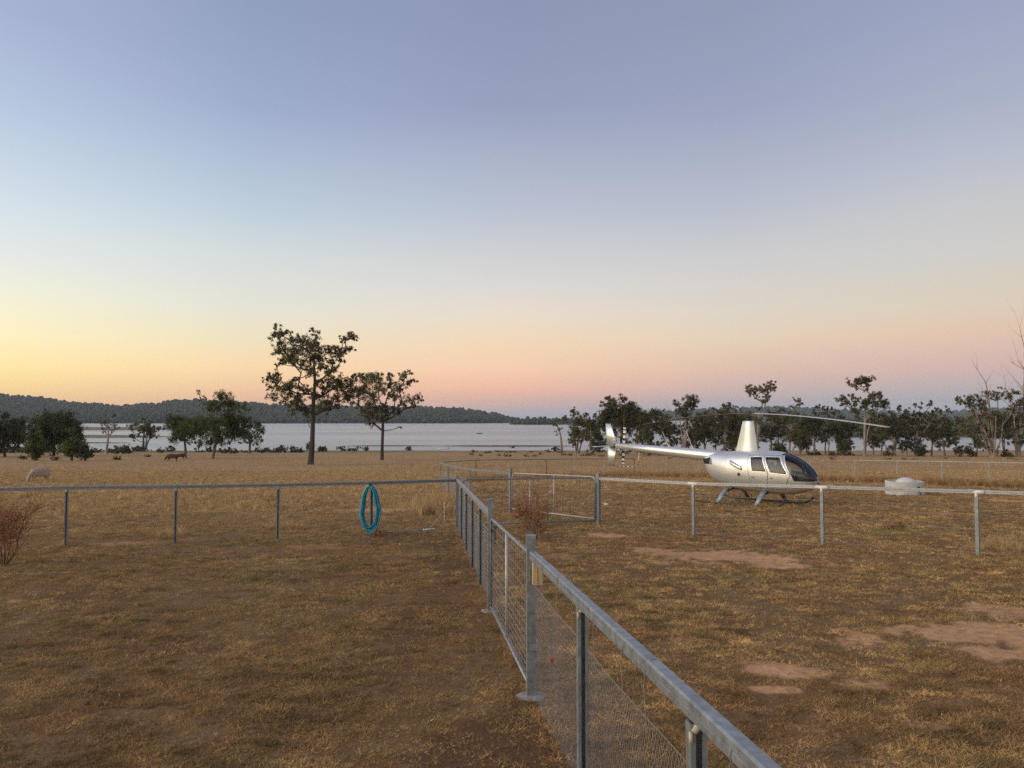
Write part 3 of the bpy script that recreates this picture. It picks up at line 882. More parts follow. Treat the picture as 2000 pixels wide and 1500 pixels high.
ZB = [(1030,560,35),(1050,590,40),(1110,580,45),(1160,580,50),(1210,610,45),(1130,650,60),(1060,660,55),(1200,700,55),(1010,700,50),(1090,740,60),(1000,770,50),(1150,780,55),(1250,720,45),(1300,560,40),(1310,600,40),(1290,660,40),(1330,640,35),(1430,560,35),(1460,570,40),(1510,610,35),(1440,640,45),(1380,680,40),(1490,660,30),(1330,720,40),(1400,720,35),(1360,800,45),(1420,800,45),(1460,850,35),(1510,810,40),(1570,770,35),(1590,820,25),(1540,850,35),(1090,860,60),(1000,850,45),(1170,870,55),(1250,870,40),(1130,930,50),(1060,930,45),(1200,950,50),(1280,940,35),(1350,910,40),(1400,930,35),(1110,1040,35),(1400,1072,16),(1270,1000,30)]
traced('gum_tree', 606, 908, [(548, 1250), (553, 1090), (556, 960), (562, 800), (575, 640), (570, 520)], ZA, 500, 620, 5.0,
       'tall open-crowned gum tree standing alone on straw grass, larger of two', 31, M_bark_d, M_leaf_ol, leaf_size=.14, dens=1.75, r_tip=.028, trunk_r=.30, twigs=4)
traced('gum_tree', 746, 898, [(1232, 1250), (1238, 1110), (1238, 1010), (1225, 900)], ZB, 500, 620, 5.0,
       'smaller sparse gum tree leaning its crown against the tall paddock gum', 32, M_bark_d, M_leaf_ol, leaf_size=.16, dens=1.4, r_tip=.032, trunk_r=.24, twigs=4)

def lobed(name, bu, bv, lobes, label, seed, bark=None, leaf=None, dist=None, lean=0.0, cat='tree', clump=.40, group=None, stems=1, trunk_frac=.45, dead_px=(), **kw):
    """tree whose crown is several lobes (u, v, ru, rv, n) in picture pixels at the trunk's distance"""
    rng = random.Random(seed)
    if dist:
        x = (bu - 1000) / F * dist; b = Vector((x, dist, gz(x, dist)))
    else:
        b = gnd(bu, bv)
    D = b.y; pxm = D / F; cl = []
    for (u, v, ru, rv, n) in lobes:
        for k in range(int(n * 1.55)):
            for _ in range(20):
                a, c, d = rng.uniform(-1, 1), rng.uniform(-1, 1), rng.uniform(-1, 1)
                if .25 < a * a + c * c + d * d < 1: break
            sp_ = .85 if rng.random() > .22 else 1.18
            p = pix(u + a * ru * sp_, v + c * rv * sp_, D)
            p = Vector((p.x, D + d * max(ru, rv) * pxm * .8, p.z))
            cl.append((p, clump * min(ru, rv) * pxm * rng.uniform(.75, 1.25)))
    top = min(l_[1] - l_[3] for l_ in lobes)
    cu = sum(l_[0] * l_[4] for l_ in lobes) / sum(l_[4] for l_ in lobes)
    ft = pix(cu, bv + (top - bv) * .75, D)
    trunk = []
    for t in (.2, .4, .6, .8):
        q_ = b.lerp(ft, t); q_ += Vector((rng.uniform(-1, 1), rng.uniform(-1, 1), 0)) * pxm * 3 * t
        trunk.append(q_)
    kw.setdefault('leaf_size', max(.14, pxm * 2.15))
    kw.setdefault('r_tip', max(.022, pxm * .35))
    deads = []
    for pts, r in dead_px:
        deads.append(([pix(u, v, D) for u, v in pts], r * pxm))
    kw.setdefault('trunk_r', pxm * 2.6)
    sts = []
    for s_ in range(stems - 1):
        c = rng.choice(cl)[0]; o_ = Vector((rng.uniform(-1, 1), rng.uniform(-1, 1), 0)) * pxm * 4; s0 = b + o_ - Vector((0, 0, .3))
        sts.append([s0, s0.lerp(c, .3) + o_ * .5 + Vector((0, 0, .1 * (c.z - b.z))), s0.lerp(c, .65) + o_ * .3, c])
    kw['stems'] = sts
    return tree(name, b, trunk, cl, label, cat=cat, bark=bark or M_bark_p, leaf=leaf or M_leaf, seed=seed, group=group, dead=deads, **kw)

G_L = 'trees and bushes on the lake bank'
G_R = 'gum trees lining the paddock edge'
lobed('leafy_tree', 415, 895, [(394, 775, 9, 20, 4), (430, 786, 30, 22, 9), (450, 802, 28, 24, 9), (428, 838, 42, 30, 16), (470, 830, 22, 25, 8), (405, 855, 25, 18, 6)], 'tall dark tree with a ragged top beside the grazing cattle', 41, M_bark_g, M_leaf_gr, dens=1.35, tone=.05)
lobed('leafy_tree', 362, 889, [(362, 832, 36, 30, 20), (345, 852, 22, 16, 7), (375, 855, 20, 14, 5)], 'rounded bright green tree behind the grazing cattle', 42, M_bark_g, M_leaf_gr, dens=1.4, tone=.15)
lobed('leafy_tree', 487, 886, [(490, 845, 24, 20, 9), (500, 858, 16, 12, 4), (478, 860, 12, 10, 3)], 'small round-topped tree to the lake side of the ragged dark tree', 43, M_bark_g, M_leaf_gr)
lobed('leafy_tree', 279, 882, [(282, 836, 36, 16, 14), (262, 846, 18, 12, 5), (305, 845, 18, 12, 5)], 'flat-topped spreading tree on several stems at the water edge', 44, M_bark_g, M_leaf, stems=3)
lobed('leafy_tree', 208, 887, [(213, 822, 22, 13, 8), (200, 838, 14, 9, 3), (225, 836, 12, 9, 3)], 'slender see-through tree between the big round tree and the flat-topped one', 45, M_bark_p, M_leaf, dens=.7)
lobed('leafy_tree', 105, 890, [(108, 834, 46, 28, 40), (92, 858, 40, 24, 22), (138, 858, 22, 22, 11)], 'broad dense round-headed tree behind the two young cone-shaped trees', 46, M_bark_d, M_leaf_gr, dens=1.4, tone=-.12)
lobed('young_tree', 70, 900, [(70, 852, 13, 16, 8), (69, 872, 20, 18, 14), (68, 886, 16, 10, 8)], 'young cone-shaped dark tree in front of the broad round-headed tree', 47, M_bark_d, M_leaf_gr, dens=1.3, clump=.42, tone=.16)
lobed('young_tree', 140, 901, [(138, 848, 11, 14, 7), (136, 868, 20, 18, 14), (140, 882, 18, 10, 8)], 'young cone-shaped tree with a lighter yellow-green tip', 48, M_bark_d, M_leaf_gr, dens=1.3, clump=.42, tone=.28)
lobed('shrub', 167, 901, [(164, 880, 14, 15, 10), (172, 888, 10, 8, 4)], 'rounded leafy shrub beside the yellow-tipped young tree', 49, M_bark_d, M_leaf, cat='shrub', dens=1.2, clump=.5)
lobed('leafy_tree', 10, 892, [(8, 838, 38, 28, 24), (-25, 850, 30, 30, 14), (25, 865, 22, 18, 9)], 'dark spreading tree to the far side of the young cone-shaped trees', 50, M_bark_d, M_leaf, dens=1.3, tone=-.15)
lobed('leafy_tree', -60, 894, [(-60, 840, 40, 30, 20), (-60, 868, 35, 22, 10)], 'dark bushy tree at the paddock end of the bank trees', 51, M_bark_d, M_leaf, dens=1.2, tone=-.15)
# low shrubs along the water
rs = random.Random(77)
SHR = [(15, 884, 18, 10), (48, 882, 14, 9), (188, 884, 10, 9), (232, 886, 16, 14), (246, 886, 10, 12), (318, 884, 12, 9), (335, 882, 8, 10), (437, 884, 14, 8), (456, 886, 10, 9), (515, 884, 16, 9), (533, 884, 12, 9), (549, 884, 10, 14), (574, 884, 13, 12), (588, 884, 9, 9), (604, 880, 8, 14), (629, 883, 10, 13), (667, 881, 8, 9), (683, 881, 6, 5), (696, 881, 12, 8), (714, 881, 7, 7), (798, 880, 5, 8), (228, 899, 9, 8), (45, 898, 10, 8), (107, 900, 10, 7), (290, 893, 8, 5), (1000, 879, 6, 7), (1085, 882, 7, 9)]
SHR += [(rs.uniform(-20, 520), rs.uniform(881, 886), rs.uniform(9, 20), rs.uniform(5, 11)) for _ in range(24)]
for i, (u, v, rx, hh) in enumerate(SHR):
    lobed('shrub', u, v, [(u, v - hh * .5, rx, hh * .6, 9)], 'low dark shrub growing in the grass at the lake edge', 200 + i, M_bark_d, M_leaf if i % 3 else M_leaf_gr, cat='shrub', group='low shrubs along the lake edge', dens=1.2, clump=.55, twigs=2, trunk_r=.04)

RT = [
 ((1097, 880), [(1085, 824, 11, 9, 5), (1101, 820, 13, 9, 5), (1093, 842, 10, 8, 4)], 'slender young gum with two leaf tufts at the end of the tree line', .8, ()),
 ((1128, 886), [(1124, 806, 13, 10, 6), (1132, 832, 20, 20, 11), (1120, 856, 14, 14, 6)], 'bushy gum next to the slender young gum', 1.0, ()),
 ((1152, 888), [(1150, 818, 22, 14, 10), (1156, 843, 22, 20, 9)], 'medium gum just behind the tail fin of the helicopter', 1.0, ()),
 ((1213, 890), [(1212, 792, 32, 18, 18), (1233, 815, 34, 24, 20), (1192, 820, 24, 24, 12), (1215, 842, 30, 14, 8)], 'broad dense-crowned gum rising above the tail rotor', 1.15, ()),
 ((1272, 888), [(1282, 818, 22, 18, 10), (1268, 846, 24, 18, 9)], 'low full gum between the broad gum and the one with a bare branch', 1.05, ()),
 ((1336, 890), [(1340, 788, 24, 18, 12), (1332, 808, 18, 14, 7), (1345, 830, 14, 12, 4)], 'upright gum with a bleached bare branch poking from its crown', .95, ([((1330, 840), (1318, 815), (1302, 793)), 1.3],)),
 ((1310, 888), [(1308, 838, 22, 22, 12)], 'dark stocky gum under the bare-branched one', 1.1, ()),
 ((1378, 888), [(1376, 820, 28, 16, 11), (1372, 846, 28, 20, 10)], 'wide low gum half behind the tail boom antennas', 1.05, ()),
 ((1412, 889), [(1410, 798, 24, 12, 8), (1420, 826, 28, 24, 12)], 'leafy gum behind the forward antenna', 1.05, ()),
 ((1478, 890), [(1468, 760, 17, 14, 8), (1500, 757, 22, 15, 10), (1488, 778, 20, 12, 7), (1480, 812, 16, 18, 5)], 'tall two-headed gum with a pale forked trunk above the rotor mast', .85, ()),
 ((1448, 889), [(1445, 826, 24, 20, 11), (1450, 852, 20, 14, 6)], 'dark low gum beside the mast fairing', 1.05, ()),
 ((1541, 890), [(1556, 788, 20, 10, 7), (1540, 816, 28, 18, 11), (1546, 846, 24, 18, 8)], 'gum with a flat leafy top behind the cabin roof', 1.0, ()),
 ((1590, 889), [(1602, 802, 26, 12, 8), (1586, 832, 28, 24, 13)], 'full gum beyond the helicopter nose', 1.05, ()),
 ((1636, 889), [(1636, 812, 22, 12, 6), (1640, 842, 26, 20, 11)], 'low gum between the nose of the helicopter and the tallest gum', 1.05, ()),
 ((1688, 892), [(1682, 750, 28, 16, 13), (1660, 782, 26, 14, 10), (1708, 782, 28, 18, 11), (1688, 806, 30, 16, 9), (1716, 822, 20, 18, 8)], 'tallest spreading gum with a long pale trunk near the blade tip', 1.0, ()),
 ((1746, 891), [(1752, 806, 22, 14, 7), (1742, 838, 26, 22, 11)], 'bushy gum just past the blade tip', 1.05, ()),
 ((1792, 891), [(1804, 790, 20, 10, 6), (1786, 816, 24, 16, 9), (1802, 838, 24, 18, 8)], 'gum with a small detached top tuft above the concrete trough', .95, ()),
 ((1846, 891), [(1838, 806, 24, 12, 8), (1832, 836, 24, 18, 7)], 'thin-trunked gum next to the open gap showing the lake', .95, ()),
 ((1938, 893), [(1882, 780, 18, 14, 6), (1912, 786, 26, 18, 10), (1942, 768, 22, 14, 7), (1962, 770, 14, 12, 4), (1928, 816, 38, 16, 12), (1905, 838, 26, 16, 7), (1950, 840, 24, 20, 7)], 'many-stemmed gum with a dead bleached spike above its leaves', .85, ([((1938, 850), (1932, 790), (1924, 745), (1908, 708)), 2.0], [((1930, 880), (1915, 830), (1895, 800)), 1.6], [((1945, 885), (1958, 830), (1985, 790)), 1.6])),
 ((1990, 893), [(1984, 778, 16, 16, 6), (1996, 806, 22, 26, 9), (1985, 840, 20, 22, 7), (2020, 790, 24, 24, 8)], 'half-dead pale gum with tall bare limbs beside the many-stemmed one', .7, ([((1995, 850), (1998, 760), (2004, 690), (1992, 640)), 2.2], [((1990, 870), (1978, 800), (1962, 738)), 1.8], [((2000, 820), (2000, 720), (1985, 690)), 1.4])),
 ((2060, 893), [(2060, 800, 30, 25, 10), (2055, 840, 30, 25, 9)], 'gum beyond the half-dead pale one', .9, ()),
]
for i, ((u, v), lobes, lab, den, dd) in enumerate(RT):
    if i in (0, 5, 12): pass
    elif i not in (9, 14): lobes = lobes + [(u + rs.uniform(-14, 14), v - rs.uniform(20, 34), 22, 15, 6)]
    else: lobes = lobes + [(u + rs.uniform(-14, 14), v - rs.uniform(24, 34), 14, 10, 3)]
    lobed('gum_tree', u, v, lobes, lab, 300 + i, M_bark_p, M_leaf if i % 2 else M_leaf_ol, group=G_R, stems=rs.choice((1, 2, 2, 3)) if i < 18 else 5, dens=den * 1.5, dead_px=dd, tone=rs.uniform(-.05, .22), trunk_r=gnd(u, v).y / F * rs.uniform(1.8, 2.8))
# extra stems and thinner trees of the line
EX = [(1168, 884), (1243, 886), (1256, 887), (1345, 887), (1358, 888), (1398, 887), (1432, 887), (1465, 888), (1508, 888), (1522, 888), (1562, 888), (1575, 888), (1612, 888), (1662, 889), (1706, 889), (1722, 889), (1770, 890), (1820, 890), (1868, 891), (1908, 892), (1960, 892)]
for i, (u, v) in enumerate(EX):
    t_ = rs.uniform(818, 838)
    lobed('gum_tree', u, v, [(u + rs.uniform(-8, 8), t_, 20, 15, 8), (u + rs.uniform(-10, 10), t_ + 24, 19, 17, 8)], 'thin gum filling the line between the bigger lakeside gums', 400 + i, M_bark_p, M_leaf if i % 2 else M_leaf_ol, group='thin gums filling the tree line', stems=rs.choice((1, 2)), dens=1.3, tone=.03, trunk_r=gnd(u, v).y / F * rs.uniform(.9, 1.6))
RS = [(1160, 885, 12, 12), (1285, 887, 16, 20), (1325, 888, 14, 14), (1520, 889, 14, 22), (1625, 890, 10, 8), (1650, 890, 16, 20), (1795, 891, 15, 24), (1878, 892, 12, 20), (1735, 891, 12, 10), (1900, 892, 12, 14), (1965, 893, 14, 14), (1470, 888, 12, 12), (1420, 888, 14, 14), (1590, 889, 12, 12)]
for i, (u, v, rx, hh) in enumerate(RS):
    lobed('shrub', u, v, [(u, v - hh * .5, rx, hh * .6, 9)], 'dark understorey shrub between the gum trunks', 500 + i, M_bark_d, M_leaf, cat='shrub', group='understorey shrubs under the gums', dens=1.2, clump=.55, twigs=2, trunk_r=.05)
# low weeds behind the far fence on the lake side
rw = random.Random(5)
for i in range(34):
    u = rw.uniform(920, 1290); v = rw.uniform(882, 892)
    lobed('weed_clump', u, v, [(u, v - 1.6, rw.uniform(6, 13), rw.uniform(1.6, 3.2), 6)], 'low grey-green weed clump in the rough grass before the lake', 600 + i, M_bark_d, M_leaf, cat='weeds', group='weed clumps behind the far fence', dens=1.0, clump=.6, twigs=2, trunk_r=.02, tone=.35)
for i in range(22):
    u = rw.uniform(1300, 2000); v = rw.uniform(892, 899)
    lobed('weed_clump', u, v, [(u, v - 1.2, rw.uniform(5, 11), rw.uniform(1.2, 2.4), 6)], 'low grey-green weed clump in the straw grass under the gums', 700 + i, M_bark_d, M_leaf, cat='weeds', group='weed clumps under the gums', dens=1.0, clump=.6, twigs=2, trunk_r=.02, tone=.35)

# ------------------------------------------------------------------ dry shrubs near the house
def dry_shrub(name, base, h, spread, label, seed, n_stem=9, leaves=1.0, cat='shrub', low=False):
    rng = random.Random(seed); root = empty(name, base); tag(root, label, cat)
    m = MB(); lv, lf, ta = [], [], []
    def grow(p, d, L, r, depth):
        pts = [p]; q_ = p.copy(); dd = d.copy()
        for s in range(4):
            dd = (dd + Vector((rng.gauss(0, .18), rng.gauss(0, .18), rng.gauss(.02, .12)))).normalized()
            q_ = q_ + dd * L / 4; q_.z = max(q_.z, .01); pts.append(q_.copy())
        m.tube(pts, [r, r * .85, r * .7, r * .55, r * .4], 4 if depth > 1 else 3, cap=False)
        if depth > 0:
            for s in range(rng.choice((3, 4, 4, 5))):
                i = rng.choice((1, 2, 3, 3, 4)); nd = (dd + Vector((rng.gauss(0, .55), rng.gauss(0, .55), rng.gauss(.15, .4)))).normalized()
                grow(pts[i], nd, L * rng.uniform(.4, .7), r * .55, depth - 1)
        else:
            for k in range(int(7 * leaves)):
                o_ = pts[rng.randrange(1, 5)] + Vector((rng.gauss(0, 1), rng.gauss(0, 1), rng.gauss(0, 1))) * .025
                u = Vector((rng.gauss(0, 1), rng.gauss(0, 1), rng.gauss(0, 1))).normalized() * .016; v = u.orthogonal() * .4
                n0_ = len(lv); lv.extend([o_ - u, o_ + v, o_ + u, o_ - v]); lf.append((n0_, n0_ + 1, n0_ + 2, n0_ + 3)); ta.extend([rng.random()] * 4)
    for s in range(n_stem):
        a = rng.uniform(0, 6.283); tilt = rng.uniform(.05, spread)
        d = Vector((math.cos(a) * tilt, math.sin(a) * tilt, .25 if low else 1)).normalized()
        grow(Vector((math.cos(a), math.sin(a), 0)) * rng.uniform(.01, .06), d, h * rng.uniform(.42, .62), .011 * (h / 1.2) ** .5, 3)
    m.build('branches', M_twig, root)
    if lf:
        me = bpy.data.meshes.new('leaves'); me.from_pydata([tuple(x) for x in lv], [], lf)
        at = me.attributes.new('leaf_tone', 'FLOAT', 'POINT'); at.data.foreach_set('value', ta)
        me.materials.append(M_leaf_rust); me.update()
        o = bpy.data.objects.new('leaves', me); COL.objects.link(o); o.parent = root; o['kind'] = 'stuff'
    return root
dry_shrub('dry_shrub', gnd(1050, 1053), 1.25, .8, 'rusty dead shrub standing in front of the wide gates', 3, 7, 1.3)
dry_shrub('dry_shrub', gnd(8, 1102), 1.5, 1.0, 'rusty brown twiggy bush at the lower end of the left lawn fence', 6, 10, 1.0)
dry_shrub('dead_weed', gnd(1750, 1035), .38, 1.4, 'flattened dead brown weed on the bare paddock below the trough', 9, 5, .3, low=True)

# ------------------------------------------------------------------ animals (skinned single bodies)
def animal(name, loc, rz, joints, edges, mat, label, cat, group=None, extra=None, scale=1.0):
    root = empty(name, loc, rz); tag(root, label, cat, group)
    root.scale = (scale,) * 3
    bm = bmesh.new(); lay = bm.verts.layers.skin.verify(); vv = {}
    for k, (p, r) in joints.items():
        v = bm.verts.new(p); v[lay].radius = (r if isinstance(r, tuple) else (r, r)); v[lay].use_root = (k == 'pelvis'); vv[k] = v
    for a, b in edges: bm.edges.new((vv[a], vv[b]))
    me = bpy.data.meshes.new('body'); bm.to_mesh(me); bm.free(); me.materials.append(mat)
    o = bpy.data.objects.new('body', me); COL.objects.link(o); o.parent = root
    s = o.modifiers.new('skin', 'SKIN'); s.use_smooth_shade = True
    s2 = o.modifiers.new('subdivision', 'SUBSURF'); s2.levels = 2; s2.render_levels = 2
    return root
def grazer(k_leg, body_r, neck, wool=False):
    J = {'pelvis': ((-.42, 0, .62), (body_r * .92, body_r * 1.0)), 'loin': ((-.12, 0, .62), (body_r, body_r * 1.08)), 'chest': ((.22, 0, .60), (body_r, body_r * 1.08)), 'shoulder': ((.42, 0, .62), (body_r * .75, body_r * .85)),
         'neck': ((.60, 0, .50), (.11, .12)), 'poll': ((.74, 0, .30), (.085, .095)), 'muzzle': ((.80, 0, .12), (.05, .055)), 'rump': ((-.56, 0, .60), (body_r * .6, body_r * .7)), 'tail': ((-.66, 0, .45), (.03, .03))}
    E = [('pelvis', 'loin'), ('loin', 'chest'), ('chest', 'shoulder'), ('shoulder', 'neck'), ('neck', 'poll'), ('poll', 'muzzle'), ('pelvis', 'rump'), ('rump', 'tail')]
    for s in (-1, 1):
        J['ear%d' % s] = ((.70, s * .14, .34), .022); E.append(('poll', 'ear%d' % s))
        J['h%d' % s] = ((-.44, s * .13, .42), .10); J['k%d' % s] = ((-.40, s * .14, .32), .06); J['hk%d' % s] = ((-.50, s * .14, .20), .035); J['hf%d' % s] = ((-.48, s * .14, .02), .032)
        E += [('pelvis', 'h%d' % s), ('h%d' % s, 'k%d' % s), ('k%d' % s, 'hk%d' % s), ('hk%d' % s, 'hf%d' % s)]
        fx = .36 + .05 * s
        J['e%d' % s] = ((.36, s * .12, .40), .075); J['w%d' % s] = ((fx, s * .12, .20), .036); J['ff%d' % s] = ((fx + .01, s * .12, .02), .032)
        E += [('chest', 'e%d' % s), ('e%d' % s, 'w%d' % s), ('w%d' % s, 'ff%d' % s)]
    return J, E
M_wool = pmat('dusty_fleece', (.40, .32, .23), 1.0, var=.25, scale=14, bump=1.0)
M_hide = pmat('red_brown_hide', (.085, .030, .014), .8, var=.3, scale=4)
J, E = grazer(1, .29, 1)
J['tail'] = ((-.60, 0, .50), (.03, .03)); J['muzzle'] = ((.72, 0, .12), (.055, .06)); J['poll'] = ((.68, 0, .30), (.095, .10))
for k_ in ('pelvis', 'loin', 'chest', 'shoulder', 'rump'): J[k_] = ((J[k_][0][0] * .9, 0, .74), J[k_][1])
p = gnd(77, 944)
animal('sheep', p, R(236), J, E, M_wool, 'dusty cream sheep grazing head down in the straw paddock', 'sheep', scale=.84)
J, E = grazer(1, .26, 1)
p = gnd(336, 902); animal('cow', p, R(188), J, E, M_hide, 'red-brown cow grazing with its head toward the flat-topped tree', 'cattle', 'grazing cattle', scale=1.1)
p = gnd(353, 898); animal('cow', p, R(10), J, E, M_hide, 'darker red-brown cow grazing with its head toward the ragged dark tree', 'cattle', 'grazing cattle', scale=1.0)
# ------------------------------------------------------------------ helicopter
HX, HY = 8.4, 27.4
HELI = empty('helicopter', (HX, HY, gz(HX, HY)), R(-47))
tag(HELI, 'silver four-seat helicopter with two-blade rotor parked on skids in the paddock', 'helicopter')
M_silver = pmat('silver_paint', (.64, .655, .645), .36, metal=.6, var=.05, scale=3, coat=.2)
M_silver_b = pmat('silver_blade_paint', (.50, .48, .44), .45, metal=.2)
M_blade_d = pmat('dark_blade', (.17, .16, .14), .6)  # darker tone for the whole blade that points away; its pair stays silver
M_dgrey = pmat('dark_grey_metal', (.035, .036, .038), .5, metal=.3)
M_lining = pmat('dark_cabin_lining', (.12, .115, .11), .85)
M_seat = pmat('dark_seat_leather', (.06, .052, .046), .6)
M_strut = pmat('blue_grey_strut_paint', (.24, .27, .31), .45, metal=.3)
M_red = pmat('red_band_paint', (.35, .03, .02), .5)
def glass_material():
    m = bpy.data.materials.new('tinted_acrylic'); m.use_nodes = True; n, l = m.node_tree.nodes, m.node_tree.links
    n.clear(); out = n.new('ShaderNodeOutputMaterial'); tr = n.new('ShaderNodeBsdfTransparent'); tr.inputs[0].default_value = (.80, .81, .80, 1)
    gl = n.new('ShaderNodeBsdfGlossy'); gl.inputs['Roughness'].default_value = .02; gl.inputs[0].default_value = (.9, .9, .9, 1)
    fr = n.new('ShaderNodeFresnel'); fr.inputs[0].default_value = 1.6
    mx = n.new('ShaderNodeMixShader'); l.new(fr.outputs[0], mx.inputs[0]); l.new(tr.outputs[0], mx.inputs[1]); l.new(gl.outputs[0], mx.inputs[2]); l.new(mx.outputs[0], out.inputs[0])
    return m
M_glass = glass_material()

ST = np.array([  # x, half width, bottom, top
    (-1.86, .12, 1.42, 1.72), (-1.70, .20, 1.16, 1.75), (-1.45, .31, .84, 1.77), (-1.1, .43, .66, 1.79), (-.7, .54, .55, 1.82), (-.2, .61, .48, 1.86), (.3, .64, .44, 1.885), (.8, .65, .42, 1.89), (1.2, .645, .42, 1.87),
    (1.55, .62, .44, 1.80), (1.85, .57, .48, 1.68), (2.1, .49, .55, 1.53), (2.3, .39, .64, 1.36), (2.43, .27, .74, 1.20), (2.50, .15, .83, 1.08), (2.52, .06, .90, 1.0)])
def hermite(x, col):
    xs_, ys_ = ST[:, 0], ST[:, col]; i = int(np.clip(np.searchsorted(xs_, x) - 1, 0, len(xs_) - 2))
    g = np.gradient(ys_, xs_); h = xs_[i + 1] - xs_[i]; t = (x - xs_[i]) / h
    return float((2*t**3-3*t*t+1)*ys_[i] + (t**3-2*t*t+t)*h*g[i] + (-2*t**3+3*t*t)*ys_[i+1] + (t**3-t*t)*h*g[i+1])
SN = 2.35
def sect(x): return hermite(x, 1), hermite(x, 2), hermite(x, 3)
def side_y(x, z):
    hw, zb, zt = sect(x); zc, hh = (zb + zt) / 2, (zt - zb) / 2
    return hw * max(0.0, 1 - abs((z - zc) / hh) ** SN) ** (1 / SN)
def inpoly(x, z, P):
    r = False; j = len(P) - 1
    for i in range(len(P)):
        (xi, zi), (xj, zj) = P[i], P[j]
        if (zi > z) != (zj > z) and x < (xj - xi) * (z - zi) / (zj - zi) + xi: r = not r
        j = i
    return r
W_REAR = [(.39, 1.67), (.78, 1.69), (.99, 1.21), (.50, 1.22)]
W_FRONT = [(.93, 1.69), (1.40, 1.69), (1.72, 1.16), (1.17, 1.2)]
D_REAR = [(.27, 1.74), (.85, 1.76), (1.07, 1.10), (1.00, .62), (.45, .62), (.33, 1.2)]
D_FRONT = [(.87, 1.76), (1.46, 1.75), (1.83, 1.10), (1.62, .62), (1.03, .62), (1.09, 1.10)]
def screen(x, y, z):
    """windscreen area"""
    if z < .95 - .02 * abs(y): return False
    lim = 1.50 + (1.80 - z) * .52
    if abs(y) < .30: lim = min(lim, 1.42)
    if x < lim: return False
    return abs(y) > .018 or x < 1.44
def opening(x, y, z):
    return screen(x, y, z) or (abs(y) > .2 and (inpoly(x, z, W_REAR) or inpoly(x, z, W_FRONT)))
NXS, NT = 190, 150
xs_ = [-1.86 + (2.52 + 1.86) * (i / NXS) for i in range(NXS + 1)]
def shell(scale, test, name, mat, parent, lo=-9, hi=9, thick_end=True, smooth=True):
    m = MB()
    use = [x for x in xs_ if lo <= x <= hi]
    for x in use:
        hw, zb, zt = sect(x); zc, hh = (zb + zt) / 2, (zt - zb) / 2
        for j in range(NT):
            a = 2 * math.pi * j / NT; c, s = math.cos(a), math.sin(a)
            m.v.append((x, (hw * scale + (0 if scale == 1 else 0)) * math.copysign(abs(c) ** (2 / SN), c), zc + hh * scale * math.copysign(abs(s) ** (2 / SN), s)))
    for i in range(len(use) - 1):
        for j in range(NT):
            a, b = i * NT + j, i * NT + (j + 1) % NT
            c_ = [(m.v[a][k] + m.v[b + NT][k]) / 2 for k in range(3)]
            if test(*c_): m.f.append((a, b, b + NT, a + NT))
    if thick_end:
        m.f.append(tuple(range(NT - 1, -1, -1))); e = (len(use) - 1) * NT; m.f.append(tuple(e + j for j in range(NT)))
    me = m.mesh(name, mat, smooth)
    bm = bmesh.new(); bm.from_mesh(me); bmesh.ops.delete(bm, geom=[v for v in bm.verts if not v.link_faces], context='VERTS'); bm.to_mesh(me); bm.free()
    o = bpy.data.objects.new(name, me); COL.objects.link(o); o.parent = parent
    return o
body = shell(1.0, lambda x, y, z: not opening(x, y, z), 'body', M_silver, HELI)
shell(.965, lambda x, y, z: not opening(x, y / .965, z) and z > .5, 'cabin_lining', M_lining, HELI, -.1, 2.44, False)
ws = shell(1.004, lambda x, y, z: screen(x, y, z), 'windscreen', M_glass, HELI, .9, 9, False)
# centre bow and windscreen frame
bow = MB(); bp_ = []
for i in range(22):
    x = 1.40 + (2.50 - 1.40) * i / 21; hw, zb, zt = sect(x); bp_.append((x, 0, zt + .004))
bow.tube(bp_, .022, 6); bow.build('windscreen_bow', M_dgrey, ws, True)
for sgn in (-1, 1):
    fr_ = MB(); pts = []
    for i in range(16):
        z = 1.78 - (1.78 - .96) * i / 15; x = 1.50 + (1.80 - z) * .52
        pts.append((x, sgn * (side_y(x, z) + .004), z))
    fr_.tube(pts, .014, 6); fr_.build('windscreen_frame', M_silver, ws, True)
    fr_ = MB(); pts = []
    for i in range(18):
        x = 1.95 + (2.49 - 1.95) * i / 17; pts.append((x, sgn * (side_y(x, .95) + .004), .95))
    fr_.tube(pts, .016, 6); fr_.build('windscreen_sill', M_dgrey, ws, True)
def patch(poly, sgn, off, hole=None, n=46):
    """panel following the side of the body over a side-view polygon"""
    m = MB(); x0, x1 = min(p_[0] for p_ in poly), max(p_[0] for p_ in poly); z0, z1 = min(p_[1] for p_ in poly), max(p_[1] for p_ in poly)
    idx = {}
    def V(i, j):
        if (i, j) not in idx:
            x = x0 + (x1 - x0) * i / n; z = z0 + (z1 - z0) * j / n
            idx[(i, j)] = len(m.v); m.v.append((x, sgn * (side_y(x, z) + off), z))
        return idx[(i, j)]
    for i in range(n):
        for j in range(n):
            xc = x0 + (x1 - x0) * (i + .5) / n; zc = z0 + (z1 - z0) * (j + .5) / n
            if inpoly(xc, zc, poly) and not (hole and inpoly(xc, zc, hole)):
                f = (V(i, j), V(i + 1, j), V(i + 1, j + 1), V(i, j + 1)); m.f.append(f if sgn < 0 else f[::-1])
    return m
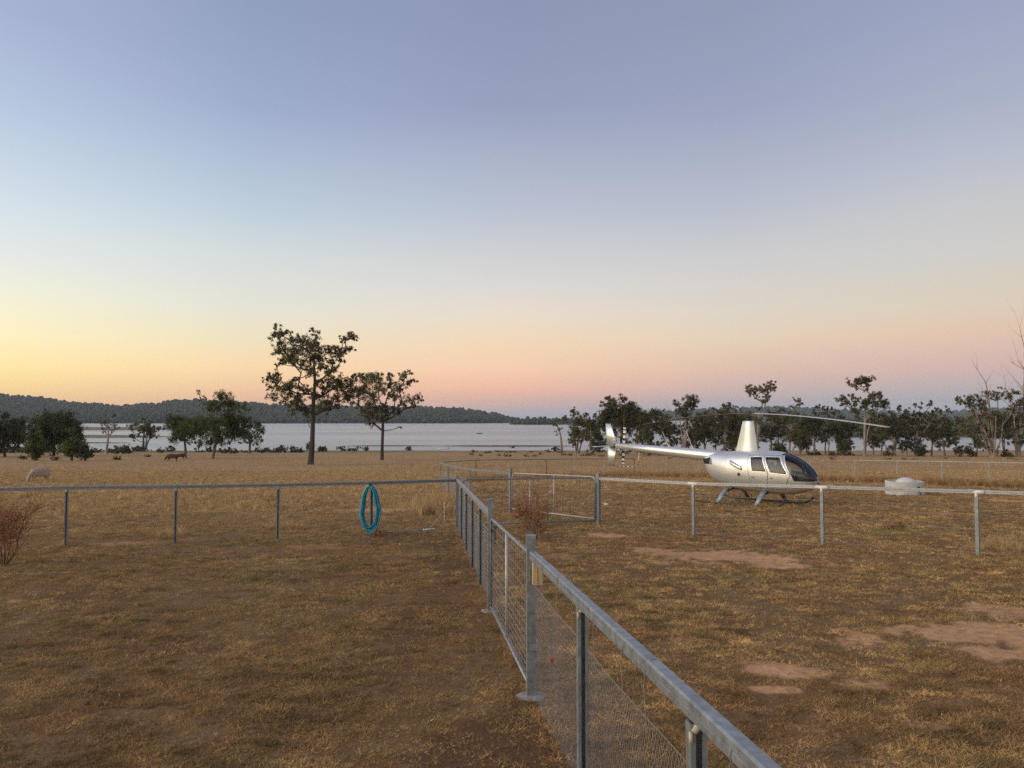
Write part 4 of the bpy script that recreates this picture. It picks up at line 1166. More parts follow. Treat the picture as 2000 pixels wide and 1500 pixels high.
for sgn in (-1, 1):
    for poly, win in ((D_REAR, W_REAR), (D_FRONT, W_FRONT)):
        d = patch(poly, sgn, .006, win).build('door', M_silver, HELI, True)
        so = d.modifiers.new('thickness', 'SOLIDIFY'); so.thickness = .012; so.offset = -1
        patch(win, sgn, .002).build('window_pane', M_glass, d, True)
        sm = MB(); k = len(poly)
        pts = []
        for a, b in zip(poly, poly[1:] + poly[:1]):
            for t in range(8):
                x = a[0] + (b[0] - a[0]) * t / 8; z = a[1] + (b[1] - a[1]) * t / 8; pts.append((x, sgn * (side_y(x, z) + .003), z))
        pts.append(pts[0]); sm.tube(pts, .005, 4, False); sm.build('door_seam', M_lining, d)
        sm = MB(); pts = []
        for a, b in zip(win, win[1:] + win[:1]):
            for t in range(8):
                x = a[0] + (b[0] - a[0]) * t / 8; z = a[1] + (b[1] - a[1]) * t / 8; pts.append((x, sgn * (side_y(x, z) + .006), z))
        pts.append(pts[0]); sm.tube(pts, .009, 4, False); sm.build('window_seal', M_black, d)
        hm = MB(); hx = poly[3][0] - .12; hz = 1.0
        if poly is D_REAR: hx = .52
        else: hx = 1.2
        hm.box((hx, sgn * (side_y(hx, hz) + .018), hz), (.09, .02, .025)); hm.build('door_handle', M_dgrey, d)
# seats, panel, controls
for sx in (.15, 1.05):
    for sy in (-.3, .3):
        s_ = MB(); s_.box((sx + .22, sy, .82), (.48, .46, .16)); s_.box((sx, sy, 1.12), (.13, .44, .56), Matrix.Rotation(R(-10), 3, 'Y')); s_.box((sx - .05, sy, 1.45), (.09, .24, .16))
        s_.build('seat', M_seat, HELI)
fl = MB(); fl.box((.85, 0, .66), (1.7, .78, .08)); fl.build('cabin_floor', M_lining, HELI)
pn = MB(); pn.box((2.02, 0, .98), (.22, .42, .36), Matrix.Rotation(R(20), 3, 'Y')); pn.box((2.0, 0, .75), (.3, .25, .3)); pn.build('instrument_panel', M_lining, HELI)
cy = MB(); cy.tube([(1.55, 0, .7), (1.6, 0, 1.05)], .018, 6); cy.tube([(1.6, -.3, 1.1), (1.6, 0, 1.05), (1.6, .3, 1.1)], .014, 6); cy.build('cyclic_stick', M_dgrey, HELI)
# mast fairing: streamlined tapered pylon
pf = MB(); rings = []
def airfoil(c0, chord, th, z, n=26):
    ring = []
    for i in range(n):
        a = 2 * math.pi * i / n; u = (1 - math.cos(a)) / 2       # 0 leading edge .. 1 trailing
        y = math.sin(a) * th * (1.35 * math.sqrt(max(u, 0)) * (1 - u) ** .9 * 1.3 + .02)
        ring.append((c0 + chord * (.45 - u), y, z))
    return ring
for z, chord, th, off in ((1.78, .92, .27, -.03), (1.88, .86, .245, -.02), (2.2, .73, .21, -.005), (2.6, .56, .175, .01), (2.88, .45, .15, .02), (2.93, .40, .13, .02)):
    rings.append(airfoil(off, chord, th, z))
pf.rings(rings); mf = pf.build('mast_fairing', M_silver, HELI, True)
ms = MB(); ms.tube([(0.02, 0, 2.9), (.02, 0, 3.26)], .045, 10); ms.lathe([(.09, 2.95), (.11, 3.0), (.09, 3.05)], (.02, 0, 0), 14); ms.build('rotor_mast', M_dgrey, HELI, True)
# rotor: along direction of 53 deg in the world, heading is -47 deg
ROT = R(-53 + 47)
rot = empty('main_rotor'); rot.parent = HELI; rot.location = (.02, 0, 3.19); rot.rotation_euler = (0, 0, ROT)
hb_ = MB(); hb_.box((0, 0, 0), (.5, .13, .09)); hb_.box((0, 0, .05), (.16, .18, .06)); hb_.tube([(-.16, .16, -.12), (-.16, .16, .02)], .012, 6); hb_.tube([(.16, -.16, -.12), (.16, -.16, .02)], .012, 6)
hb_.lathe([(.14, -.14), (.15, -.12), (.15, -.10), (.06, -.08)], (0, 0, 0), 16)
hb_.build('rotor_hub', M_dgrey, rot)
for sgn in (-1, 1):
    b_ = MB(); rings = []
    for i in range(25):
        r_ = .22 + (5.03 - .22) * i / 24; z = -.44 * (r_ / 5.03) ** 1.7
        ch = .11 if r_ < .32 else (.255 if r_ > .6 else .11 + (.255 - .11) * (r_ - .32) / .28); th = .028 if r_ > .5 else .045
        ring = []
        for k in range(10):
            a = 6.283 * k / 10; ring.append((sgn * r_, sgn * (ch * .5 * math.cos(a) - .02), z + th * .5 * math.sin(a) + .03 * ch * math.cos(a)))
        rings.append(ring if sgn > 0 else ring)
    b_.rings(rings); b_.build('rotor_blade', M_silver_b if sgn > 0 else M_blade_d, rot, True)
# tail boom
tb_ = MB(); tb_.tube([(-.9, 0, 1.61), (-1.4, 0, 1.625), (-2.4, 0, 1.68), (-4.2, 0, 1.78), (-6.0, 0, 1.88)], [.225, .224, .206, .162, .106], 24); boom = tb_.build('tail_boom', M_silver, HELI, True)
for xr in (-2.2, -3.3, -4.5, -5.4):
    t = (xr + 1.4) / -4.6; cm = MB(); r_ = .228 - .122 * t; zc = 1.625 + .255 * t
    cm.tube([(xr - .006, 0, zc), (xr + .006, 0, zc)], r_ + .003, 24, False); cm.build('boom_seam', M_silver_b, boom, True)
for xa, la in ((-3.35, .62), (-2.25, .70)):
    am = MB(); t = (xa + 1.4) / -4.6; zc = 1.625 + .255 * t + .18 - .09 * t
    am.tube([(xa, 0, zc - .04), (xa - .16, 0, zc + .22), (xa - .36, 0, zc + la)], [.016, .011, .006], 6); am.lathe([(.04, zc - .05), (.03, zc + .03), (.012, zc + .06)], (xa, 0, 0), 10); am.build('antenna', M_white, boom)
bx_ = MB(); bx_.lathe([(.035, 1.77), (.03, 1.83), (.005, 1.85)], (-1.62, 0, 0), 10); bx_.build('beacon', M_white, boom)
tp = MB(); tp.tube([(-1.55, -.16, 1.75), (-1.53, -.17, 1.70)], .014, 6); tp.build('boom_clip', M_black, boom)
def fin(name, rows, mat, parent, axis='z'):
    m = MB(); rings = []
    for (s, le, te, th) in rows:
        ring = []
        for i in range(14):
            a = 6.283 * i / 14; u = (1 - math.cos(a)) / 2; y = math.sin(a) * th
            x = le + (te - le) * u
            ring.append((x, y, s) if axis == 'z' else (x, s, y + 1.86))
        rings.append(ring)
    m.rings(rings); return m.build(name, mat, parent, True)
fin('upper_fin', [(1.86, -5.92, -6.50, .035), (2.3, -6.10, -6.55, .03), (2.78, -6.30, -6.58, .02)], M_silver, HELI)
fin('lower_fin', [(1.88, -5.96, -6.48, .035), (1.45, -6.06, -6.48, .03), (1.05, -6.16, -6.45, .02)], M_silver, HELI)
fin('stabiliser', [(.02, -6.02, -6.42, .028), (-.6, -6.06, -6.42, .022), (-1.12, -6.1, -6.4, .015)], M_silver, HELI, 'y')
gb = MB(); gb.tube([(-5.86, .0, 1.88), (-5.86, .30, 1.88)], [.06, .05], 10); gb.tube([(-6.08, 0, 1.88), (-5.70, 0, 1.88)], .09, 12); gb.build('tail_gearbox', M_dgrey, HELI, True)
trt = empty('tail_rotor'); trt.parent = HELI; trt.location = (-5.86, .30, 1.88); trt.rotation_euler = (0, R(4), 0)
th_ = MB(); th_.box((0, 0, 0), (.07, .07, .2)); th_.build('tail_hub', M_dgrey, trt)
for sgn in (-1, 1):
    z0 = .1
    for k, (mat_, L) in enumerate([(M_white, .11), (M_black, .10), (M_white, .11), (M_black, .10), (M_white, .11), (M_black, .06), (M_white, .06)]):
        b_ = MB(); b_.box((0, 0, sgn * (z0 + L / 2)), (.12, .018, L - .001)); b_.build('tail_blade_band', mat_, trt); z0 += L
# tail rotor guard, banded
gpts = [(-6.38, .05, 1.10), (-6.2, .20, 1.03), (-5.9, .32, 1.01), (-5.4, .30, 1.04), (-5.1, .2, 1.12), (-4.95, .1, 1.30), (-4.85, .02, 1.72)]
gd = MB(); gd.tube(gpts, .014, 8); guard = gd.build('tail_guard', M_white, HELI, True)
for i in range(5):
    a, b = Vector(gpts[i]), Vector(gpts[i + 1])
    for t in (.25, .75):
        bm_ = MB(); bm_.tube([a.lerp(b, t - .09), a.lerp(b, t + .09)], .0165, 8); bm_.build('guard_band', M_black, guard)
# undercarriage
for sgn in (-1, 1):
    sk = MB()
    sk.tube([(-1.62, sgn * 1.06, .10), (-1.45, sgn * 1.06, .05), (1.25, sgn * 1.06, .045), (1.55, sgn * 1.05, .08), (1.78, sgn * 1.03, .20), (1.86, sgn * 1.02, .30)], .033, 10); sk.build('skid', M_dgrey, HELI, True)
    for xl in (-.62, .85):
        st = MB(); rings = []
        for (y, z, ch, th) in ((.42, .56, .20, .045), (.72, .36, .19, .042), (1.02, .10, .15, .036)):
            rings.append([(xl + ch * .5 * math.cos(6.283 * i / 14), sgn * (y + th * math.sin(6.283 * i / 14) * .72), z + th * math.sin(6.283 * i / 14) * .72) for i in range(14)])
        st.rings(rings); st.tube([(xl, sgn * 1.0, .12), (xl, sgn * 1.06, .05)], [.05, .045], 8); st.build('skid_strut', M_strut, HELI, True)
cr_ = MB(); cr_.tube([(-.62, -.6, .42), (-.62, 0, .50), (-.62, .6, .42)], .03, 8); cr_.tube([(.85, -.6, .42), (.85, 0, .46), (.85, .6, .42)], .03, 8); cr_.build('cross_tube', M_dgrey, HELI, True)
stp = MB(); stp.tube([(-.5, .78, .32), (-.38, .82, .22), (-.38, .82, .02)], .012, 6); stp.build('ground_wheel_lug', M_dgrey, HELI)
for sgn in (-1, 1):
    patch([(-1.80, 1.50), (-1.36, 1.60), (-1.42, 1.36), (-1.70, 1.34)], sgn, .004).build('vent_panel', M_black, HELI, True)
# vents, scoop, fuel cap
for k in range(6):
    vm = MB(); z = 1.66 - k * .035 - .01
    for sgn in (-1, 1):
        pts = []
        for i in range(8):
            x = -1.76 + .45 * i / 7 + k * .012; pts.append((x, sgn * (side_y(x, z - .12) + .004), z - .12))
        vm.tube(pts, .012, 4)
    vm.build('vent_louvre', M_black, HELI)
for sgn in (-1, 1):
    cm = MB(); x, z = -.03, 1.06; y = side_y(x, z)
    cm.tube([(x, sgn * (y - .02), z), (x, sgn * (y + .008), z)], .062, 18); cm.build('air_inlet', M_black, HELI)
    sm = MB(); rings = []
    for i in range(8):
        t = i / 7; x = -.42 + .52 * t; z = 1.46 - .20 * t; h = .075 * math.sin(math.pi * min(1, .15 + t * .8)); y = side_y(x, z)
        rings.append([(x, sgn * (y - .02), z - .10), (x, sgn * (y + h * .6), z - .06), (x, sgn * (y + h * .8), z + .03), (x, sgn * (y - .02), z + .08)])
    sm.rings(rings); sm.build('intake_scoop', M_silver, HELI, True)
sl = MB()
for sgn in (-1, 1):
    for xx in (-.62, ):
        pts = []
        for i in range(24):
            hw, zb, zt = sect(xx); a = R(-80 + 150 * i / 23); zc, hh = (zb + zt) / 2, (zt - zb) / 2; c, s = math.cos(a), math.sin(a)
            pts.append((xx, sgn * (hw * abs(c) ** (2 / SN) + .002), zc + hh * math.copysign(abs(s) ** (2 / SN), s)))
        sl.tube(pts, .004, 4, False)
sl.build('cowl_seam', M_silver_b, HELI)
pt = MB(); pt.tube([(2.5, 0, .86), (2.58, 0, .84)], .02, 8); pt.tube([(2.45, 0, .78), (2.5, 0, .74)], .03, 8); pt.build('nose_light', M_dgrey, HELI)

# ------------------------------------------------------------------ water trough
TP = gnd(1767, 967)
tr_ = empty('concrete_trough', TP); tag(tr_, 'round pale concrete water trough with a domed cover, beyond the rail fence', 'trough')
wm = MB(); wm.lathe([(.74, -.05), (.74, .53), (.725, .56), (.67, .56), (.655, .53), (.655, .05)], (0, 0, 0), 48); M_trough = pmat('pale_concrete', (.50, .48, .42), .85, var=.12, scale=5, bump=.1)
wm.build('wall', M_trough, tr_, True)
bmn = MB(); bmn.lathe([(.72, .06), (.01, .06)], (0, 0, 0), 32); bmn.build('floor_slab', M_conc, tr_)
dm = MB(); dm.lathe([(.40, .30), (.40, .46), (.36, .56), (.26, .64), (.12, .69), (.03, .697)], (.12, .12, 0), 28, True); dm.build('float_cover', pmat('white_cover', (.62, .58, .53), .6, var=.1, scale=6), tr_, True)
hm = MB(); a = R(-73); hm.tube([(math.cos(a) * .72, math.sin(a) * .72, .31), (math.cos(a) * .755, math.sin(a) * .755, .31)], .075, 16); hm.build('outlet', M_black, tr_)
st_ = MB(); a = R(-73); st_.tube([(math.cos(a) * .75, math.sin(a) * .75, .28), (math.cos(a) * .84, math.sin(a) * .84, .04)], .02, 8); st_.build('outlet_pipe', M_dgrey, tr_)

# ------------------------------------------------------------------ hose, sprinkler, tap
M_hose = pmat('blue_hose', (.016, .27, .38), .4, var=.1, scale=5)
M_orange = pmat('orange_plastic', (.75, .10, .015), .4)
M_ghose = pmat('grey_green_hose', (.28, .31, .27), .5)
M_pvc = pmat('pinkish_pipe', (.50, .33, .27), .6, var=.15, scale=10)
HP = LEFT[0]
hz_ = empty('garden_hose', (HP.x, HP.y - .10, HP.z)); tag(hz_, 'coiled bright blue garden hose hanging from the left lawn fence post', 'hose')
rh = random.Random(4); hm = MB(); pts = []
for k in range(11):
    wx = rh.uniform(.16, .235); hy = rh.uniform(.47, .545); ox_ = rh.uniform(-.03, .02); top = 1.13 + rh.uniform(-.02, .02); dy_ = -.012 * k - .01
    for i in range(28):
        a = math.pi / 2 + 6.283 * i / 28
        sq = 1 if math.sin(a) < 0 else .82
        pts.append((ox_ + wx * sq * math.cos(a), dy_ + rh.uniform(-.004, .004), top - hy + hy * math.sin(a)))
hm.tube(pts, .0155, 7); hm.build('hose_coil', M_hose, hz_, True)
hk = MB(); hk.tube([(0, .06, 1.17), (0, -.12, 1.15), (0, -.15, 1.21)], .012, 6); hk.build('hook', M_black, hz_)
so_ = empty('sprinkler', HP + Vector((.16, -.16, 0))); so_.location.z = gz(so_.location.x, so_.location.y); tag(so_, 'orange-red Y-shaped sprinkler stand on the ground under the blue hose', 'sprinkler')
sm = MB(); sm.tube([(0, 0, .23), (0, 0, .14)], .016, 8); sm.tube([(0, 0, .15), (-.085, -.02, .0)], [.017, .02], 8); sm.tube([(0, 0, .15), (.06, -.03, .0)], [.017, .02], 8); sm.tube([(0, 0, .15), (.01, .08, .0)], [.017, .02], 8); sm.build('legs', M_orange, so_, True)
sk_ = MB(); sk_.tube([(0, 0, .22), (0, 0, .27)], .02, 8); sk_.tube([(.05, -.01, .10), (.10, -.01, .085)], .022, 8); sk_.build('coupling', M_black, so_)
TPp = gnd(868, 1034)
tp_ = empty('standpipe', TPp); tag(tp_, 'thin pinkish standpipe with a tap beside the fence corner', 'tap')
pm_ = MB(); pm_.tube([(0, 0, -.1), (0, 0, .62)], .014, 8); pm_.build('riser', M_pvc, tp_, True)
pm_ = MB(); pm_.tube([(0, 0, .60), (0, 0, .68)], .022, 8); pm_.tube([(0, -.01, .65), (.03, -.06, .63)], .015, 8); pm_.box((0, 0, .70), (.07, .02, .02)); pm_.build('tap_head', pmat('dull_brass', (.42, .30, .22), .5, metal=.3), tp_)
def lay(u, v, h=.012):
    g_ = gnd(u, v); return Vector((g_.x, g_.y, g_.z + h))
hpipe = MB(); P0 = TPp
mid_ = [TPp + Vector((.03, -.07, .60)), TPp + Vector((0, -.07, .50)), TPp + Vector((-.08, -.08, .36)), TPp + Vector((-.2, -.09, .20)), TPp + Vector((-.33, -.09, .07)), lay(838, 1035), lay(820, 1037), lay(800, 1039), lay(775, 1040), lay(758, 1039), lay(750, 1036), HP + Vector((.19, -.12, .14)), HP + Vector((.14, -.12, .22))]
# catmull smoothing
sm_pts = []
for i in range(len(mid_) - 1):
    p0, p1, p2, p3 = mid_[max(i - 1, 0)], mid_[i], mid_[i + 1], mid_[min(i + 2, len(mid_) - 1)]
    for t in (0, .25, .5, .75):
        sm_pts.append(.5 * ((2 * p1) + (p2 - p0) * t + (2 * p0 - 5 * p1 + 4 * p2 - p3) * t * t + (3 * p1 - p0 - 3 * p2 + p3) * t ** 3))
sm_pts.append(mid_[-1])
hpipe.tube(sm_pts, .010, 6); o = hpipe.build('supply_hose', M_ghose, None, True); tag(o, 'thin grey-green hose trailing on the ground from standpipe to blue coil', 'hose')
wp = MB(); a, b = lay(829, 1037, .02), lay(846, 1036, .02); wp.tube([a, b], .02, 8); wp.tube([a - (b - a) * .12, a], .026, 8); wp.tube([b, b + (b - a) * .14], .026, 8); o = wp.build('pipe_coupling', M_white, None, True); tag(o, 'short white pipe joint lying on the ground on the thin hose', 'pipe joint')
for i, (u, v) in enumerate([(1184, 953), (1184, 987)]):
    g_ = gnd(u, v); m = MB()
    rr_ = random.Random(i); rings = [[(math.cos(6.283 * k / 9) * r_ * rr_.uniform(.8, 1.2) * 1.4, math.sin(6.283 * k / 9) * r_ * rr_.uniform(.8, 1.2), z) for k in range(9)] for r_, z in ((.05, -.01), (.062, .02), (.05, .05), (.02, .065))]
    m.rings(rings); o = m.build('stone', M_white, None, True); o.location = g_; tag(o, ['white stone on the paddock, the one closer to the far fence', 'white stone on the paddock, the one beside the gate post'][i], 'stone', 'white stones by the gate post')

# ------------------------------------------------------------------ boats
def boat(name, p, L, rz, label, mats, kayak=False):
    r_ = empty(name, p, rz); tag(r_, label, 'boat')
    m = MB(); rings = []
    for t in np.linspace(-1, 1, 13):
        w = .38 * L * .5 * max(.03, 1 - max(0, t) ** 2.2) * (1 if t > -.95 else .9); s = .10 * max(0, t) ** 2 * L
        ring = [(t * L / 2, w * c, z + s) for c, z in ((1, .42), (.85, .12), (.3, -.12), (-.3, -.12), (-.85, .12), (-1, .42), (-.9, .40), (-.7, .14), (-.2, .0), (.2, .0), (.7, .14), (.9, .40))]
        rings.append(ring)
    m.rings(rings); m.build('hull', mats[0], r_, True)
    s_ = MB()
    for t in (-.25, .1): s_.box((t * L, 0, .3), (.22, .3 * L, .04))
    s_.build('thwart', mats[1], r_)
    e = MB(); e.box((-.52 * L, 0, .55), (.25, .22, .45)); e.tube([(-.53 * L, 0, .4), (-.53 * L, 0, -.3)], .05, 8); e.build('outboard_motor', mats[1], r_)
boat('boat', pix(937, 847.5, 560) * 1.0, 4.0, R(10), 'small dark boat moored out on the open lake', (M_dgrey, M_black))
bpos = bpy.data.objects['boat']; bpos.location.z = LAKE_Z + .1
g_ = gnd(866, 879.5)
boat('boat', Vector((g_.x, g_.y, gz(g_.x, g_.y) + .15)), 4.2, R(200), 'pale dinghy pulled up on the shore beyond the smaller gum', (M_white, M_dgrey))

# ------------------------------------------------------------------ grass
def tuft(seed, n, h, spread, w, flat_, seeds=False):
    rng = random.Random(seed); m = MB()
    for k in range(n):
        a = rng.uniform(0, 6.283); r0 = spread * math.sqrt(rng.random())
        b = Vector((math.cos(a) * r0, math.sin(a) * r0, -.004))
        d = Vector((rng.gauss(0, 1), rng.gauss(0, 1), 0)); d = d.normalized() * flat_ * rng.uniform(.3, 1.3)
        L = h * rng.uniform(.5, 1.25); up = Vector((d.x, d.y, 1)).normalized()
        c1 = b + up * L * .55; c2 = b + up * L * .8 + Vector((d.x, d.y, 0)).normalized() * L * .35 * rng.uniform(.2, 1.2) + Vector((0, 0, L * .12))
        s = up.cross(Vector((rng.gauss(0, 1), rng.gauss(0, 1), rng.gauss(0, .3)))).normalized() * w * .5
        n0_ = len(m.v)
        m.v += [tuple(b - s), tuple(b + s), tuple(c1 + s * .8), tuple(c1 - s * .8), tuple(c2)]
        m.f += [(n0_, n0_ + 1, n0_ + 2, n0_ + 3), (n0_ + 3, n0_ + 2, n0_ + 4)]
        if seeds and rng.random() < .4:
            n0_ = len(m.v); q_ = c2; m.v += [tuple(q_ - s * 1.6), tuple(q_ + up * .06 + s * 1.6), tuple(q_ + up * .11)]; m.f.append((n0_, n0_ + 1, n0_ + 2))
    return m
def grass_material():
    m, n, l, b = nodes_of('dry_grass_blades')
    b.inputs['Roughness'].default_value = .7; b.inputs['Specular IOR Level'].default_value = .2
    a = n.new('ShaderNodeAttribute'); a.attribute_type = 'INSTANCER'; a.attribute_name = 'tint'
    oi = n.new('ShaderNodeObjectInfo')
    mr = n.new('ShaderNodeMapRange'); mr.inputs['To Min'].default_value = .72; mr.inputs['To Max'].default_value = 1.3
    l.new(oi.outputs['Random'], mr.inputs['Value'])
    mu = n.new('ShaderNodeVectorMath'); mu.operation = 'SCALE'; l.new(a.outputs['Vector'], mu.inputs[0]); l.new(mr.outputs[0], mu.inputs['Scale'])
    l.new(mu.outputs[0], b.inputs['Base Color'])
    tr = n.new('ShaderNodeBsdfTranslucent'); l.new(mu.outputs[0], tr.inputs['Color'])
    mx = n.new('ShaderNodeMixShader'); mx.inputs[0].default_value = .3
    l.new(b.outputs[0], mx.inputs[1]); l.new(tr.outputs[0], mx.inputs[2]); l.new(mx.outputs[0], n['Material Output'].inputs[0])
    return m
M_grass = grass_material()
def tuft_collection(name, specs):
    c = bpy.data.collections.new(name)
    for i, sp in enumerate(specs):
        o = bpy.data.objects.new('grass_tuft', tuft(i + 50, *sp).mesh('grass_tuft', M_grass)); c.objects.link(o)
    return c
def scatter(name, pts, rots, scl, tint, coll, label):
    me = bpy.data.meshes.new(name); me.from_pydata([tuple(p) for p in pts], [], [])
    a = me.attributes.new('rot', 'FLOAT_VECTOR', 'POINT'); a.data.foreach_set('vector', np.array(rots, dtype=np.float32).ravel())
    a = me.attributes.new('scl', 'FLOAT', 'POINT'); a.data.foreach_set('value', np.array(scl, dtype=np.float32))
    a = me.attributes.new('tint', 'FLOAT_VECTOR', 'POINT'); a.data.foreach_set('vector', np.array(tint, dtype=np.float32).ravel())
    o = bpy.data.objects.new(name, me); COL.objects.link(o)
    ng = bpy.data.node_groups.new(name + '_scatter', 'GeometryNodeTree')
    ng.interface.new_socket('Geometry', in_out='INPUT', socket_type='NodeSocketGeometry'); ng.interface.new_socket('Geometry', in_out='OUTPUT', socket_type='NodeSocketGeometry')
    N_, L_ = ng.nodes, ng.links
    gi, go = N_.new('NodeGroupInput'), N_.new('NodeGroupOutput')
    ip = N_.new('GeometryNodeInstanceOnPoints'); ci = N_.new('GeometryNodeCollectionInfo'); ci.inputs['Collection'].default_value = coll; ci.inputs['Separate Children'].default_value = True; ci.inputs['Reset Children'].default_value = True
    def na(nm, t):
        x = N_.new('GeometryNodeInputNamedAttribute'); x.data_type = t; x.inputs['Name'].default_value = nm; return x.outputs['Attribute']
    e2r = N_.new('FunctionNodeEulerToRotation'); L_.new(na('rot', 'FLOAT_VECTOR'), e2r.inputs[0])
    L_.new(gi.outputs[0], ip.inputs['Points']); L_.new(ci.outputs[0], ip.inputs['Instance']); ip.inputs['Pick Instance'].default_value = True
    L_.new(e2r.outputs[0], ip.inputs['Rotation']); L_.new(na('scl', 'FLOAT'), ip.inputs['Scale']); L_.new(ip.outputs[0], go.inputs[0])
    md = o.modifiers.new('scatter', 'NODES'); md.node_group = ng
    return tag(o, label, kind='stuff')
rg = random.Random(99)
def tint_at(x, y, gold):
    n1 = noise.fractal((x * .55, y * .55, 7.0), 1.0, 2.0, 3); n2 = noise.noise((x * 1.9, y * 1.9, 2.0))
    straw = np.array((.56, .385, .165)); brown = np.array((.385, .22, .092)); green = np.array((.27, .27, .078)); goldc = np.array((.51, .35, .165))
    c = brown + (straw - brown) * min(1, max(0, .55 + .55 * n1))
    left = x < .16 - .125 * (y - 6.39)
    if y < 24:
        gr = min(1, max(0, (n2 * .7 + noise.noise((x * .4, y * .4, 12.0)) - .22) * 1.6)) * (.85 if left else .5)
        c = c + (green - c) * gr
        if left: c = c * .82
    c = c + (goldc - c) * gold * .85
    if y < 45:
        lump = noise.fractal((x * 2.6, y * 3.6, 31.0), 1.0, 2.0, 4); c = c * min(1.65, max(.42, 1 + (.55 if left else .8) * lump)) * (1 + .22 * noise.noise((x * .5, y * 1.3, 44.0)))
    return c * rg.uniform(.75, 1.25)
def lawn():
    pts, rots, scl, tint = [], [], [], []
    for k in range(330000):
        y = 3.2 * (62 / 3.2) ** (rg.random() ** .92)
        x = rg.uniform(-1, 1) * (.74 * y + .8)
        if y < 5.2 and x < -.74 * y: continue
        if patches(BARE, x, y) > rg.uniform(.05, .5) + (.6 if rg.random() < .22 else 0): continue
        if y < 30 and patches(DRT, x, y, .7) > rg.uniform(.35, 1.15): continue
        gd_ = gold_at(x, y)
        thin = noise.fractal((x * .8, y * .8, 20.0), 1.0, 2.0, 3)
        fine_ = noise.fractal((x * 3.4, y * 4.2, 61.0), 1.0, 2.0, 3)
        if thin < -.1 and rg.random() < .55: continue
        if fine_ < -.12 and rg.random() < .62: continue
        s = rg.uniform(.6, 1.25) * (1 + .5 * max(0, thin) + .45 * max(0, fine_)) * min(1.7, .5 + y * .03) * (1 + .55 * gd_)
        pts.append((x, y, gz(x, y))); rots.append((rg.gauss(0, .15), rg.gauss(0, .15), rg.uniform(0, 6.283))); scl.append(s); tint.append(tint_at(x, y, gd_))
    cl = tuft_collection('lawn_tufts', [(13, .040, .045, .0055, 1.3), (13, .030, .055, .005, 2.2), (10, .055, .035, .005, .9), (15, .026, .06, .006, 2.8), (11, .045, .05, .005, 1.6)])
    scatter('dry_grass', pts, rots, scl, tint, cl, 'short dry matted lawn and paddock grass')
lawn()
SHP = gnd(77, 944)
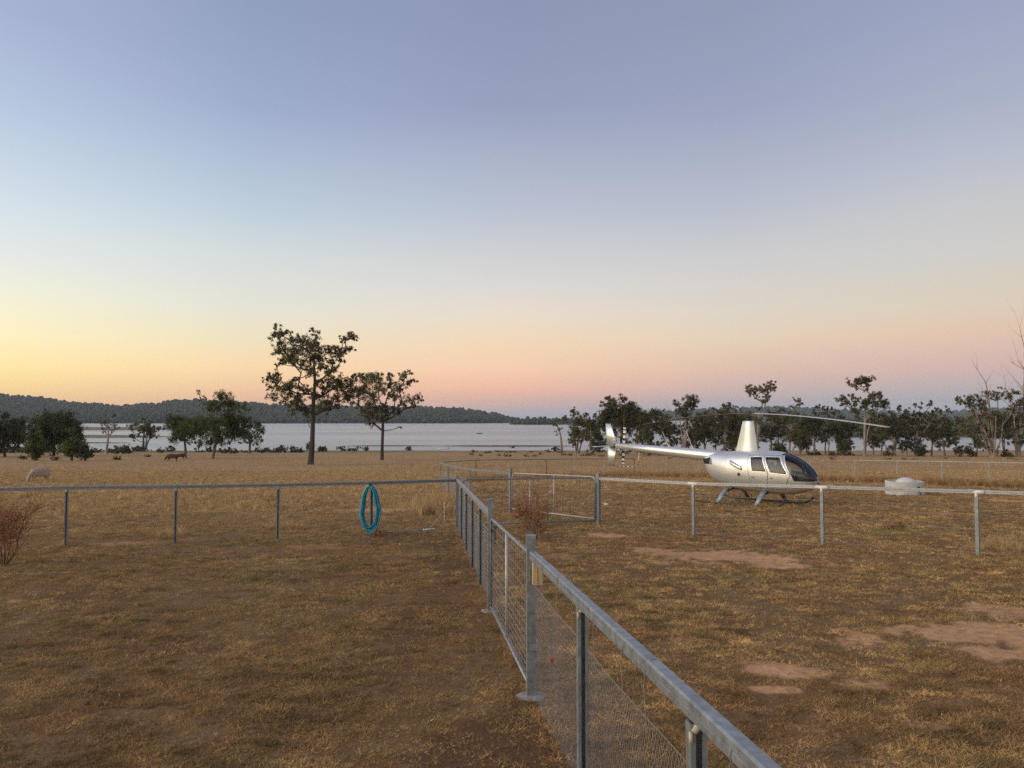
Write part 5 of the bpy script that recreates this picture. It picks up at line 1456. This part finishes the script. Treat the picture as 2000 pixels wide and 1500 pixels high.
def tall():
    pts, rots, scl, tint = [], [], [], []
    def add(x, y, s, t=None):
        pts.append((x, y, gz(x, y))); rots.append((rg.gauss(0, .08), rg.gauss(0, .08), rg.uniform(0, 6.283))); scl.append(s); tint.append(t if t is not None else tint_at(x, y, 1.0))
    # left paddock, thick and gold
    for k in range(26000):
        y = 21 * (170 / 21) ** rg.random(); x = rg.uniform(-1, .25) * (.74 * y)
        if gold_at(x, y) < .35 + rg.random() * .4: continue
        if abs(x - SHP.x) < 1.6 and -4 < y - SHP.y < 1.2: continue
        th = noise.fractal((x * .09, y * .05, 2.0), 1.0, 2.0, 3)
        if th < -.1 and rg.random() < .75: continue
        add(x, y, rg.uniform(.2, .5) * (1 + .7 * max(0, th)) * (1 if y < 60 else 1.2))
    # long grass along the far fence and beyond it
    for a, b in zip(FAR[2:], FAR[3:]):
        L = (b - a).length
        for k in range(int(L * (90 if a.x > 5 else 45))):
            t = rg.random(); p = a.lerp(b, t)
            add(p.x + rg.gauss(0, .12), p.y + rg.gauss(.3, .55), rg.uniform(.6, 1.25), np.array((.50, .31, .14)) * rg.uniform(.6, 1.15))
    for k in range(9000):
        y = 44 * (140 / 44) ** rg.random(); x = rg.uniform(-.1, .74) * y
        if gold_at(x, y) < .9: continue
        add(x, y, rg.uniform(.25, .6) * (1 if y < 70 else 1.3))
    # odd tufts left by the mower at posts and corners
    for (u, v, n_, r_, s0, s1) in [(855, 1000, 130, .55, .9, 1.5), (862, 985, 70, .4, 1.0, 1.6), (330, 1045, 26, .25, .5, .9), (560, 1030, 24, .3, .5, .9), (125, 1066, 10, .15, .3, .6), (1985, 1075, 60, .5, .5, 1.0), (1095, 935, 60, 1.4, .7, 1.1), (960, 932, 60, 1.2, .7, 1.1), (1180, 1335, 0, .1, .3, .5)]:
        c_ = gnd(u, v)
        for k in range(n_):
            x, y = c_.x + rg.gauss(0, r_), c_.y + rg.gauss(0, r_); add(x, y, rg.uniform(s0, s1) * .8, np.array((.56, .38, .18)) * rg.uniform(.7, 1.15))
    # strip under the netting
    for k in range(420):
        y = rg.uniform(2.5, 19); q_ = on_line(y); add(q_.x + rg.gauss(0, .07), q_.y, rg.uniform(.06, .2), tint_at(q_.x, y, 0) * .9)
    cl = tuft_collection('tall_tufts', [(16, .42, .07, .008, .35, True), (14, .36, .09, .009, .5, True), (18, .30, .10, .009, .7, False), (12, .5, .05, .008, .3, True)])
    scatter('long_grass', pts, rots, scl, tint, cl, 'long dry straw-gold grass in the paddocks and along the fences')
tall()

def litter():
    pts, rots, scl, tint = [], [], [], []
    for k in range(800):
        y = 3.2 * (30 / 3.2) ** rg.random(); x = rg.uniform(-1, 1) * (.74 * y + .5)
        pts.append((x, y, gz(x, y) + .012)); rots.append((rg.gauss(0, .4), rg.gauss(0, .4), rg.uniform(0, 6.283))); scl.append(rg.uniform(.3, .8))
        tint.append(np.array(rg.choice([(.55, .47, .36), (.10, .06, .04), (.08, .05, .035), (.30, .13, .07), (.62, .52, .38), (.16, .11, .07)])) * rg.uniform(.7, 1.1))
    c = bpy.data.collections.new('litter_pieces')
    for i in range(4):
        m = MB(); rl = random.Random(i)
        if i < 2: m.tube([(-.06, 0, 0), (0, .012, .006), (.07, -.006, .0)], [.004, .0035, .002], 4)
        elif i < 4:
            m.quad((-.03, 0, 0), (0, -.010, .006), (.034, 0, .004), (0, .010, .008))
        else: m.rings([[(math.cos(6.283 * k / 6) * r_ * rl.uniform(.7, 1.2), math.sin(6.283 * k / 6) * r_ * rl.uniform(.7, 1.2), z) for k in range(6)] for r_, z in ((.014, -.01), (.018, .004), (.008, .013))])
        o = bpy.data.objects.new('litter_piece', m.mesh('litter_piece', M_grass)); c.objects.link(o)
    scatter('ground_litter', pts, rots, scl, tint, c, 'twigs and dead leaves strewn over the dry lawn')
litter()

# ------------------------------------------------------------------ air
hzm = bpy.data.materials.new('evening_haze'); hzm.use_nodes = True
hn, hl = hzm.node_tree.nodes, hzm.node_tree.links
hn.clear(); ho = hn.new('ShaderNodeOutputMaterial'); pv = hn.new('ShaderNodeVolumePrincipled')
pv.inputs['Color'].default_value = (.80, .87, .95, 1); pv.inputs['Density'].default_value = .00009; pv.inputs['Anisotropy'].default_value = .0
hl.new(pv.outputs[0], ho.inputs['Volume'])
hm_ = MB(); hm_.box((0, 2050, 35), (9000, 4500, 126)); hz_o = hm_.build('haze', hzm); tag(hz_o, 'thin evening haze over the lake and hills', kind='stuff')
